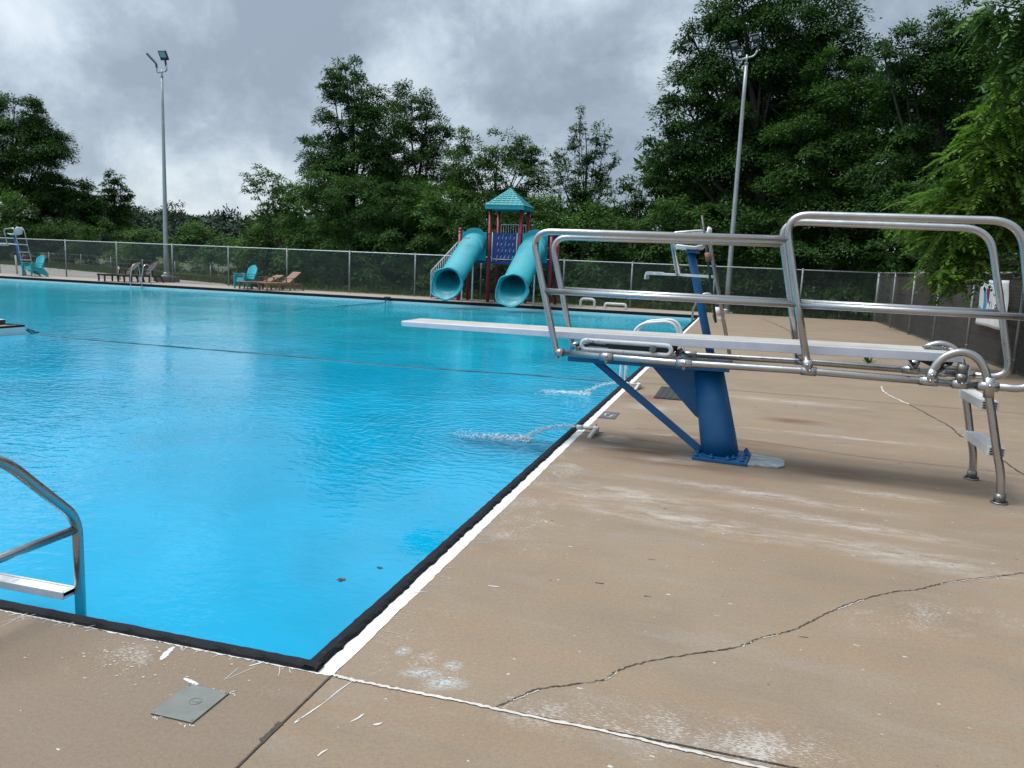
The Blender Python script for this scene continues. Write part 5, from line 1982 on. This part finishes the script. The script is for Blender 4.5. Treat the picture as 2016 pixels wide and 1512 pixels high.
# right: the huge tree over the corner, its lighter neighbour, the tree beyond the right fence
tree('huge dark spreading tree behind the right floodlight pole', 37.5, 1500,
     [(1560, 50, 105, 85), (1470, 95, 90, 75), (1625, 110, 75, 60), (1420, 175, 90, 75), (1350, 225, 55, 42, -1), (1312, 272, 40, 26, -1.5), (1395, 270, 95, 70), (1500, 220, 120, 110), (1600, 200, 95, 90),
      (1362, 78, 26, 26), (1335, 320, 50, 32, -1), (1400, 350, 95, 75), (1510, 350, 130, 110), (1420, 30, 40, 40), (1500, -30, 100, 50), (1372, 130, 35, 35)],
     'leaf_dark', 760, 0.165, 21, trunk_r=0.34, rc=(0.4, 0.85), droop=0.55, shell=0.5)
tree('mid green bushy tree to the right of the huge dark tree', 35.0, 1640,
     [(1650, 160, 55, 50), (1690, 205, 45, 55), (1640, 250, 85, 75), (1600, 330, 90, 85), (1690, 300, 60, 80), (1565, 410, 90, 70), (1660, 400, 90, 80)],
     'leaf_mid', 700, 0.145, 22, trunk_r=0.2)
tree('tall dark tree standing beyond the corner of the two fences', 33.0, 1830,
     [(1890, 62, 55, 48), (1835, 105, 70, 55), (1775, 105, 40, 30), (1737, 98, 22, 14, -1), (1870, 165, 100, 75), (1790, 165, 55, 40), (1945, 120, 60, 70), (1960, 210, 85, 80), (1860, 260, 95, 70), (1770, 330, 70, 75), (1900, 350, 110, 80), (1735, 395, 50, 60), (1820, 420, 90, 60)],
     'leaf_dark', 700, 0.15, 23, trunk_r=0.26, droop=0.5, group='trees beyond the right fence')
# centre
tree('tall dark tree with a ragged leaning top left of the slide tower', 42.0, 690,
     [(680, 140, 38, 24), (655, 165, 24, 22), (690, 185, 48, 38), (735, 200, 42, 28), (672, 235, 52, 40), (735, 255, 60, 50), (650, 300, 48, 42), (610, 275, 18, 20), (708, 320, 75, 62), (645, 370, 60, 50), (740, 390, 80, 60), (700, 360, 100, 55), (760, 320, 50, 50), (770, 400, 90, 50)],
     'leaf_dark', 760, 0.16, 31, trunk_r=0.26, droop=0.5)
tree('dark round-topped tree directly behind the ragged leaning tree', 45.5, 810,
     [(812, 195, 38, 28), (800, 235, 58, 42), (850, 265, 48, 38), (790, 300, 80, 60), (860, 330, 48, 55), (815, 380, 90, 60), (880, 380, 50, 60), (900, 340, 30, 50)],
     'leaf_dark', 720, 0.155, 32, trunk_r=0.24)
tree('broad green tree rising behind the roof of the slide tower', 39.5, 960,
     [(910, 278, 22, 26), (968, 300, 60, 36), (1030, 300, 34, 26), (1052, 325, 24, 36), (940, 350, 70, 55), (1015, 370, 62, 60), (900, 400, 60, 60), (960, 430, 70, 60), (1050, 420, 40, 60)],
     'leaf_mid', 740, 0.148, 33, trunk_r=0.22)
tree('small loose tree with open branches at the left end of the thicket', 41.0, 560,
     [(515, 350, 34, 17), (497, 366, 20, 13), (552, 362, 24, 14), (535, 390, 36, 20), (565, 400, 24, 24), (555, 430, 44, 30), (520, 425, 22, 14)],
     'leaf_mid', 520, 0.17, 34, trunk_r=0.14, keep=0.85, rc=(0.22, 0.5))
tree('slender pale tree with upright twigs right of the slide tower', 43.0, 1145,
     [(1143, 228, 5, 20), (1140, 258, 13, 18), (1132, 285, 16, 16), (1176, 262, 7, 24), (1192, 278, 7, 26), (1158, 300, 30, 22), (1105, 306, 11, 13), (1092, 318, 7, 12), (1214, 310, 5, 12), (1203, 324, 10, 8), (1138, 338, 44, 24), (1188, 345, 18, 16), (1100, 350, 18, 14), (1142, 375, 52, 26), (1145, 410, 60, 42)],
     'leaf_mid', 680, 0.19, 35, trunk_r=0.13, keep=0.85, droop=0.0, shell=0.2, rc=(0.14, 0.34), aspect=0.34)
tree('small scrubby tree between the slender tree and the huge tree', 41.0, 1250,
     [(1243, 362, 22, 16), (1278, 356, 16, 14), (1230, 395, 34, 26), (1272, 395, 26, 24), (1300, 378, 8, 10), (1250, 430, 50, 30)],
     'leaf_mid', 640, 0.17, 36, trunk_r=0.11, keep=0.85, droop=0.1, rc=(0.2, 0.42))
# left
tree('massive dark tree at the left edge beyond the gravel', 55.0, 10,
     [(30, 222, 52, 36), (72, 232, 24, 26), (55, 280, 58, 44), (95, 300, 28, 20), (5, 310, 90, 80), (70, 340, 48, 36), (40, 390, 80, 54), (-70, 280, 80, 90), (90, 372, 22, 16)],
     'leaf_dark', 500, 0.215, 41, trunk_r=0.4, rc=(0.4, 0.95), per=30, group='trees beyond the gravel on the left')
tree('round dark tree beside the massive left tree', 57.0, 145,
     [(140, 375, 38, 24), (165, 390, 24, 22), (128, 412, 52, 36), (165, 428, 40, 34), (100, 430, 40, 40)],
     'leaf_dark', 480, 0.215, 42, trunk_r=0.2, rc=(0.4, 0.9), per=28, group='trees beyond the gravel on the left')
tree('narrow pointed tree left of the left floodlight pole', 60.0, 225,
     [(224, 348, 15, 11), (218, 366, 20, 11), (235, 382, 22, 13), (205, 385, 16, 12), (222, 402, 32, 16), (246, 402, 12, 10), (215, 428, 38, 24), (240, 440, 30, 22)],
     'leaf_dark', 380, 0.24, 43, trunk_r=0.18, rc=(0.2, 0.5), per=26, group='trees beyond the gravel on the left')
tree('thin half bare tree just right of the left floodlight pole', 66.0, 345,
     [(345, 405, 16, 9), (335, 418, 12, 10), (356, 418, 10, 8), (346, 432, 18, 10)],
     'leaf_far', 150, 0.3, 44, trunk_r=0.12, keep=0.7, group='trees beyond the gravel on the left')

# bushes and thicket along the far fence
BU = [
    ('dark vine covered thicket below the ragged leaning tree', 37.0, [(600, 375, 34, 34), (640, 370, 50, 32), (610, 430, 60, 55), (600, 500, 70, 55)], 'leaf_mid', 51),
    ('dark thicket between the ragged tree and the slides', 36.2, [(700, 395, 62, 44), (690, 450, 70, 60), (700, 520, 80, 55)], 'leaf_dark', 52),
    ('hanging mass of vines left of the slide tower', 35.2, [(780, 400, 58, 40), (800, 455, 75, 60), (790, 525, 85, 55)], 'leaf_dark', 53),
    ('rounded green bush directly behind the left slide', 34.4, [(862, 400, 48, 36), (880, 450, 66, 60), (875, 525, 70, 55)], 'leaf_mid', 54),
    ('dark bush directly behind the slide tower posts', 34.2, [(965, 440, 60, 50), (980, 510, 75, 60)], 'leaf_dark', 55),
    ('green bush directly right of the slide tower', 34.8, [(1068, 425, 40, 36), (1080, 470, 60, 50), (1070, 540, 70, 50)], 'leaf_mid', 56),
    ('low dark bush below the slender pale tree', 34.6, [(1155, 450, 60, 44), (1160, 520, 75, 60)], 'leaf_mid', 57),
    ('low dark bush behind the white pipe hoops', 34.3, [(1235, 465, 60, 40), (1245, 530, 75, 60)], 'leaf_dark', 58),
    ('dark bush behind the lifeguard chair footrest', 34.3, [(1320, 430, 52, 42), (1325, 490, 75, 60), (1320, 560, 70, 45)], 'leaf_mid', 59),
    ('dark bush at the foot of the right floodlight pole', 34.0, [(1405, 450, 62, 50), (1410, 530, 75, 65)], 'leaf_dark', 60),
    ('dark bush below the mid green bushy tree', 33.8, [(1500, 470, 70, 60), (1510, 555, 80, 55)], 'leaf_dark', 61),
    ('dark bush left of the fence corner', 33.6, [(1600, 480, 70, 55), (1610, 565, 80, 55)], 'leaf_dark', 62),
    ('dark bush right at the fence corner', 33.4, [(1695, 490, 60, 55), (1700, 570, 70, 50)], 'leaf_dark', 63),
]
for lab, y, lst, mat, sd in BU:
    u0, v0 = lst[-1][:2]
    lst = lst + [(u0 - 34, 566 + (u0 - 560) * 0.026, 46, 26, -1.0), (u0 + 34, 568 + (u0 - 560) * 0.026, 46, 26, -0.8), (u0, 590 + (u0 - 560) * 0.026, 60, 16, -1.2)]
    bush(lab, y, lst, mat, 520, 0.165, sd)
LB = [
    ('dark bush at the left edge behind the far left lifeguard chair', 50.0, [(-40, 450, 70, 50), (20, 450, 70, 50), (10, 500, 60, 24)], 'leaf_dark', 71),
    ('dark bush below the round dark tree', 51.0, [(110, 475, 60, 34), (90, 505, 60, 22)], 'leaf_dark', 72),
    ('dark bush below the narrow pointed tree', 50.0, [(190, 470, 50, 34), (210, 500, 60, 30)], 'leaf_dark', 73),
    ('green bush behind the left floodlight pole', 48.0, [(280, 480, 44, 26), (300, 505, 60, 26), (255, 510, 40, 22)], 'leaf_mid', 74),
    ('rounded pale green bush just right of the left floodlight pole', 50.0, [(375, 460, 34, 20), (385, 490, 50, 32), (360, 520, 40, 22)], 'leaf_mid', 75),
    ('low green bush left of the turquoise chairs', 46.0, [(445, 492, 42, 26), (440, 520, 55, 28)], 'leaf_mid', 76),
    ('green bush behind the turquoise chairs and brown loungers', 42.0, [(525, 465, 42, 26), (515, 500, 55, 36), (540, 535, 60, 30)], 'leaf_mid', 77),
]
for lab, y, lst, mat, sd in LB:
    bush(lab, y, lst, mat, 400, 0.215, sd, group='bushes beyond the gravel on the left')
RB = [
    ('dark bush hanging over the far end of the right fence', 26.0, [(1790, 480, 60, 50), (1780, 420, 50, 50)], 'leaf_dark', 81),
    ('dark bush above the middle of the right fence', 21.5, [(1880, 470, 80, 55), (1890, 390, 80, 60)], 'leaf_dark', 82),
    ('dark bush above the near end of the right fence', 16.5, [(1990, 440, 90, 80), (2060, 360, 80, 100)], 'leaf_dark', 83),
]
for lab, y, lst, mat, sd in RB:
    bush(lab, y, lst, mat, 600, 0.135, sd, group='bushes behind the right fence')


# feathery foreground tree whose boughs hang over the right fence
def feather_tree(label, y, lst, seed, nf, mat, base, flen=(0.28, 0.5), droopy=0.5):
    rg = np.random.default_rng(seed)
    bl = blob_px(y, lst, 1.0)
    P, A, N, T = [], [], [], []
    for c, r in bl:
        r = np.array(r)
        n = int(nf * r[0] * r[2] * PI)
        for k in range(n):
            d = rg.normal(size=3); d /= np.linalg.norm(d)
            p0 = c + d * r * (0.25 + 0.8 * rg.random())
            dr = d * np.array([1, 1, 0.3]) + rg.normal(0, 0.5, 3); dr[2] -= 0.15
            dr /= np.linalg.norm(dr)
            L_ = rg.uniform(*flen)
            nl = 11
            s = np.cross(dr, [0, 0, 1.0]); s /= np.linalg.norm(s) + 1e-9
            up = np.cross(s, dr)
            tint = float(np.clip(rg.normal(0.5, 0.2) + 0.12 * d[2], 0, 1))
            for i in range(nl):
                f = (i + 0.6) / nl
                q = p0 + dr * L_ * f - np.array([0, 0, droopy * L_ * f * f])
                for sg in ((-1, 1) if i < nl - 1 else (0,)):
                    a = s * sg * 0.9 + dr * 0.45 + np.array([0, 0, -0.25])
                    P.append(q); A.append(a); N.append(up + rg.normal(0, .2, 3)); T.append(np.clip(tint + rg.normal(0, .07), 0, 1))
    P, A, N, T = map(np.array, (P, A, N, T))
    t = thing('tree', label, 'tree', base, 0, 'feathery trees over the right fence')
    V, Tt = leaf_quads(P, A, N, T, 0.115, 0.42, rg)
    cloud_mesh('crown', V, Tt, M[mat], t, base)
    mb = MB()
    b = Vector(base)
    tip = b + Vector((-0.2, 0.1, 3.9))
    mb.tube(smooth_line([b, b + Vector((0.1, 0, 1.4)), b + Vector((-.05, 0.1, 2.7)), tip], 5), [0.15 - 0.09 * k / 15 for k in range(16)], 10)
    for c, r in bl:
        e = Vector(c)
        st = b + Vector((0, 0, min(3.4, max(1.6, e.z * 0.75))))
        pl = smooth_line([st, st.lerp(e, 0.5) + Vector((0, 0, 0.35)), e], 5)
        mb.tube(pl, [0.045 * (1 - 0.82 * k / (len(pl) - 1)) for k in range(len(pl))], 7)
    mb.build('trunk', M['bark'], parent=t, shift=base)
    return t


feather_tree('bright yellow green feathery tree hanging over the right fence', 13.5,
             [(2000, 190, 50, 45), (1975, 250, 66, 55), (1940, 315, 66, 40), (2005, 330, 60, 60), (1990, 415, 50, 30), (1915, 390, 60, 26), (1850, 400, 62, 24, .6), (1820, 425, 44, 20, .8), (1880, 440, 60, 24), (1860, 480, 46, 22), (1905, 500, 44, 30), (1870, 535, 34, 24, -.3), (1950, 465, 40, 24), (1930, 510, 26, 16, -.2), (1885, 565, 16, 16, -.4)],
             91, 95, 'leaf_light', (7.75, 13.2, -0.05))
feather_tree('green feathery bough reaching into the top right corner', 9.5,
             [(1990, 30, 46, 44), (2010, 95, 34, 34), (1962, 10, 26, 22), (2060, 60, 60, 70)],
             92, 110, 'leaf_mid', (8.35, 9.0, -0.05))

# the mass of woods behind the front row, and wooded hills far off
rg = np.random.default_rng(5)
bl = []
for u in range(560, 2140, 55):
    y = 47 + rg.uniform(-2, 3)
    v = 455 + rg.uniform(-14, 20)
    if u > 1320: v -= 60
    bl += blob_px(y, [(u, v, 60, 46), (u + 20, v + 70, 70, 60)]) if u < 1330 or u % 2 else blob_px(y, [(u, v, 60, 50)])
for u in range(1330, 1960, 55):
    bl += blob_px(43.5, [(u, 490, 60, 50), (u + 25, 410, 60, 55), (u, 330, 55, 50)])
    if u > 1400: bl += blob_px(43.5, [(u + 10, 250, 55, 45), (u - 10, 180, 45, 40)] if u < 1640 or u > 1760 else [(u, 260, 50, 40)])
for u in range(540, 1800, 40):
    bl += blob_px(41.5, [(u, 535 + (u - 560) * 0.03, 46, 34)])
for y in range(2, 40, 3):                     # the wood goes on beyond the right fence
    x = 13.5 + 1.5 * rg.random() + max(0, (y - 22) * 0.12)
    bl += [(np.array([x, y, 1.2]), (1.6, 2.2, 1.5)), (np.array([x + 0.8, y + 1.2, 3.4]), (1.9, 2.3, 1.5)), (np.array([x + 3.0, y + 0.6, 5.6]), (2.2, 2.4, 1.7))]
V, T = leaf_cloud(bl, 190, 0.40, 6, rc=(0.5, 1.1), per=26)
ok = V.reshape(-1, 4, 3)[:, :, 2].min(axis=1) > -0.1
V = V.reshape(-1, 4, 3)[ok].reshape(-1, 3); T = T.reshape(-1, 4)[ok].ravel()
tag(cloud_mesh('woods', V, T, M['leaf_dark']), 'dark mass of woods filling the gaps behind the front trees', 'woods', kind='stuff')

hb = MB()
NX, NYY = 90, 16


def hill_z(x, y):
    f = max(0.0, min(1.0, (y - 110) / 90))
    return -0.3 + (5.2 + 1.6 * math.sin(x * 0.021 + 1.0) + 0.9 * math.sin(x * 0.06)) * f * (1.0 + 0.25 * max(0, (-x - 105) / 60))


gi = {}
for j in range(NYY + 1):
    for i in range(NX + 1):
        x, y = -330 + i * 4.4, 95 + j * 9
        gi[i, j] = len(hb.v)
        hb.v.append((x, y, hill_z(x, y)))
for j in range(NYY):
    for i in range(NX):
        hb.face((gi[i, j], gi[i + 1, j], gi[i + 1, j + 1], gi[i, j + 1]), 0, True)
struct('hills', hb, M['ground'])
bl = []
for k in range(900):
    x = rg.uniform(-230, -30); y = rg.uniform(120, 205)
    if not (-1.05 < (x - 1.5) / (y + 2.7) < -0.40): continue
    r = rg.uniform(2.6, 4.4)
    bl.append((np.array([x, y, hill_z(x, y) + r * 0.75]), (r, r, r * rg.uniform(.8, 1.15))))
V, T = leaf_cloud(bl, 30, 0.9, 8, rc=(0.9, 1.5), per=16, droop=0.15)
tag(cloud_mesh('hill_woods', V, T, M['leaf_far']), 'hazy dark woods covering the far hills beyond the left fence', 'woods', kind='stuff')

# rough grass beyond the gravel and along the foot of the fences
def grass(spots, hgt, seed):
    rg = np.random.default_rng(seed)
    P, A, N, T = [], [], [], []
    for x0, y0, x1, y1, n, wd in spots:
        t = rg.random(n)
        P.append(np.stack([x0 + (x1 - x0) * t + rg.normal(0, wd, n), y0 + (y1 - y0) * t + rg.normal(0, wd, n), np.full(n, -0.05)], 1))
        A.append(np.stack([rg.normal(0, .35, n), rg.normal(0, .35, n), np.ones(n)], 1))
        N.append(rg.normal(size=(n, 3)))
        T.append(rg.random(n))
    return leaf_quads(*map(np.concatenate, (P, A, N, T)), hgt, 0.12, rg)


V, T = grass([(-54, 46.6, -45.5, 43.6, 3500, .45), (-45.5, 43.6, -34, 38.4, 4500, .45), (-34, 38.4, -24, 33.9, 4500, .4), (-23, 32.2, 6.5, 31.9, 2500, .3), (-60, 52, -24, 38, 3000, 2.0)], 0.30, 12)
tag(cloud_mesh('rough_grass', V, T, M['leaf_grass']), 'rough grass along the foot of the fence and the edge of the gravel', 'grass', kind='stuff')

# ------------------------------------------------------------------ sky, sun, camera
SUN_EL, SUN_AZ = math.radians(66), math.radians(-95)      # azimuth measured from +Y towards +X
w = bpy.data.worlds.new('World')
scene.world = w
w.use_nodes = True
nt = w.node_tree
L = nt.links
for n in list(nt.nodes): nt.nodes.remove(n)
out = nd(nt, 'ShaderNodeOutputWorld')
sky = nd(nt, 'ShaderNodeTexSky', sky_type='NISHITA', sun_disc=False)
sky.sun_elevation = SUN_EL
sky.sun_rotation = SUN_AZ
bg1 = nd(nt, 'ShaderNodeBackground'); bg1.inputs['Strength'].default_value = 0.10
L.new(sky.outputs[0], bg1.inputs['Color'])
tc = nd(nt, 'ShaderNodeTexCoord')
sp = nd(nt, 'ShaderNodeSeparateXYZ')
L.new(tc.outputs['Generated'], sp.inputs[0])
mp = nd(nt, 'ShaderNodeMapping')
mp.inputs['Scale'].default_value = (1.0, 1.0, 1.15)
mp.inputs['Location'].default_value = (0.3, 3.3, 1.8)
L.new(tc.outputs['Generated'], mp.inputs['Vector'])
big = noise(nt, 2.3, 2, 0.5, mp.outputs['Vector'], 0.15)
mid = noise(nt, 5.5, 9, 0.60, mp.outputs['Vector'], 0.25)
fine = noise(nt, 17.0, 8, 0.65, mp.outputs['Vector'], 0.2)
wv = nd(nt, 'ShaderNodeVectorMath', operation='MULTIPLY_ADD')
nz = nt.nodes.new('ShaderNodeTexNoise'); nz.inputs['Scale'].default_value = 7.0; nz.inputs['Detail'].default_value = 4
L.new(mp.outputs['Vector'], nz.inputs['Vector'])
L.new(nz.outputs['Color'], wv.inputs[0]); wv.inputs[1].default_value = (0.16, 0.16, 0.16); L.new(mp.outputs['Vector'], wv.inputs[2])
vo = nt.nodes.new('ShaderNodeTexVoronoi'); vo.feature = 'SMOOTH_F1'; vo.inputs['Scale'].default_value = 6.0; vo.inputs['Smoothness'].default_value = 0.8
L.new(wv.outputs[0], vo.inputs['Vector'])
puff = mth(nt, 'SUBTRACT', 1.0, vo.outputs['Distance'])
cl = mth(nt, 'ADD', mth(nt, 'ADD', mth(nt, 'MULTIPLY', big, 0.40), mth(nt, 'MULTIPLY', mid, 0.40)), mth(nt, 'ADD', mth(nt, 'MULTIPLY', fine, 0.16), mth(nt, 'MULTIPLY', puff, 0.14)))
colr = ramp(nt, cl, [(0.44, (0.192, 0.236, 0.290)), (0.500, (0.245, 0.296, 0.354)), (0.540, (0.315, 0.370, 0.424)), (0.572, (0.375, 0.426, 0.472)), (0.595, (0.425, 0.472, 0.512)), (0.65, (0.505, 0.540, 0.568))])
# cloud base brightens towards the hidden sun
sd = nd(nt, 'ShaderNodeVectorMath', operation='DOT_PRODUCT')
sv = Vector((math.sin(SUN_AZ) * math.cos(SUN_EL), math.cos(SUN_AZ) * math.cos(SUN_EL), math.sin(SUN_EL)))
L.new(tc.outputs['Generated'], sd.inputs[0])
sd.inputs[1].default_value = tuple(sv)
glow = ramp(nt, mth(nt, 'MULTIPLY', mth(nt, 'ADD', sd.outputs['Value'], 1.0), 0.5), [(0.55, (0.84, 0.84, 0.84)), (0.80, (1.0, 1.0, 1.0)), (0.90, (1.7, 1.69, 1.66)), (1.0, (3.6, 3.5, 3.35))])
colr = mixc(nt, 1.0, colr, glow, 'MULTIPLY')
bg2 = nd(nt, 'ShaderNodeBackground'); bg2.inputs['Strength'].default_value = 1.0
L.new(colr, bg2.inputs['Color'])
mx = nd(nt, 'ShaderNodeMixShader')
cov = ramp(nt, cl, [(0.50, 0.97), (0.60, 0.88)])
L.new(cov, mx.inputs[0])
L.new(bg1.outputs[0], mx.inputs[1])
L.new(bg2.outputs[0], mx.inputs[2])
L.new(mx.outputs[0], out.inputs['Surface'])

sl = bpy.data.lights.new('sun', 'SUN')
sl.energy = 1.7
sl.angle = math.radians(22)
sl.color = (1.0, 0.95, 0.88)
so = bpy.data.objects.new('sun', sl)
col.objects.link(so)
so.rotation_euler = (-sv).to_track_quat('-Z', 'Y').to_euler()
so.location = (0, 0, 30)

cam = bpy.data.cameras.new('camera')
cam.sensor_width = 36.0
cam.sensor_fit = 'HORIZONTAL'
cam.lens = F / W * 36.0
cam.clip_start = 0.05
cam.clip_end = 2000
co = bpy.data.objects.new('camera', cam)
col.objects.link(co)
Rc = R.T @ np.diag([1, -1, -1])                # camera to world, Blender axes
mw = Matrix(((*Rc[0], CAM[0]), (*Rc[1], CAM[1]), (*Rc[2], CAM[2]), (0, 0, 0, 1)))
co.matrix_world = mw
scene.camera = co
scene.render.resolution_x, scene.render.resolution_y = 1024, 768
scene.view_settings.view_transform = 'Standard'
scene.view_settings.look = 'None'
scene.view_settings.exposure = 0.90
scene.view_settings.gamma = 1.0
scene.cycles.max_bounces = 5
scene.cycles.diffuse_bounces = 2
scene.cycles.glossy_bounces = 2
scene.cycles.transmission_bounces = 3
scene.cycles.transparent_max_bounces = 6
scene.cycles.caustics_reflective = False
scene.cycles.caustics_refractive = False
scene.cycles.sample_clamp_indirect = 4.0

print('leaves', NLEAF)
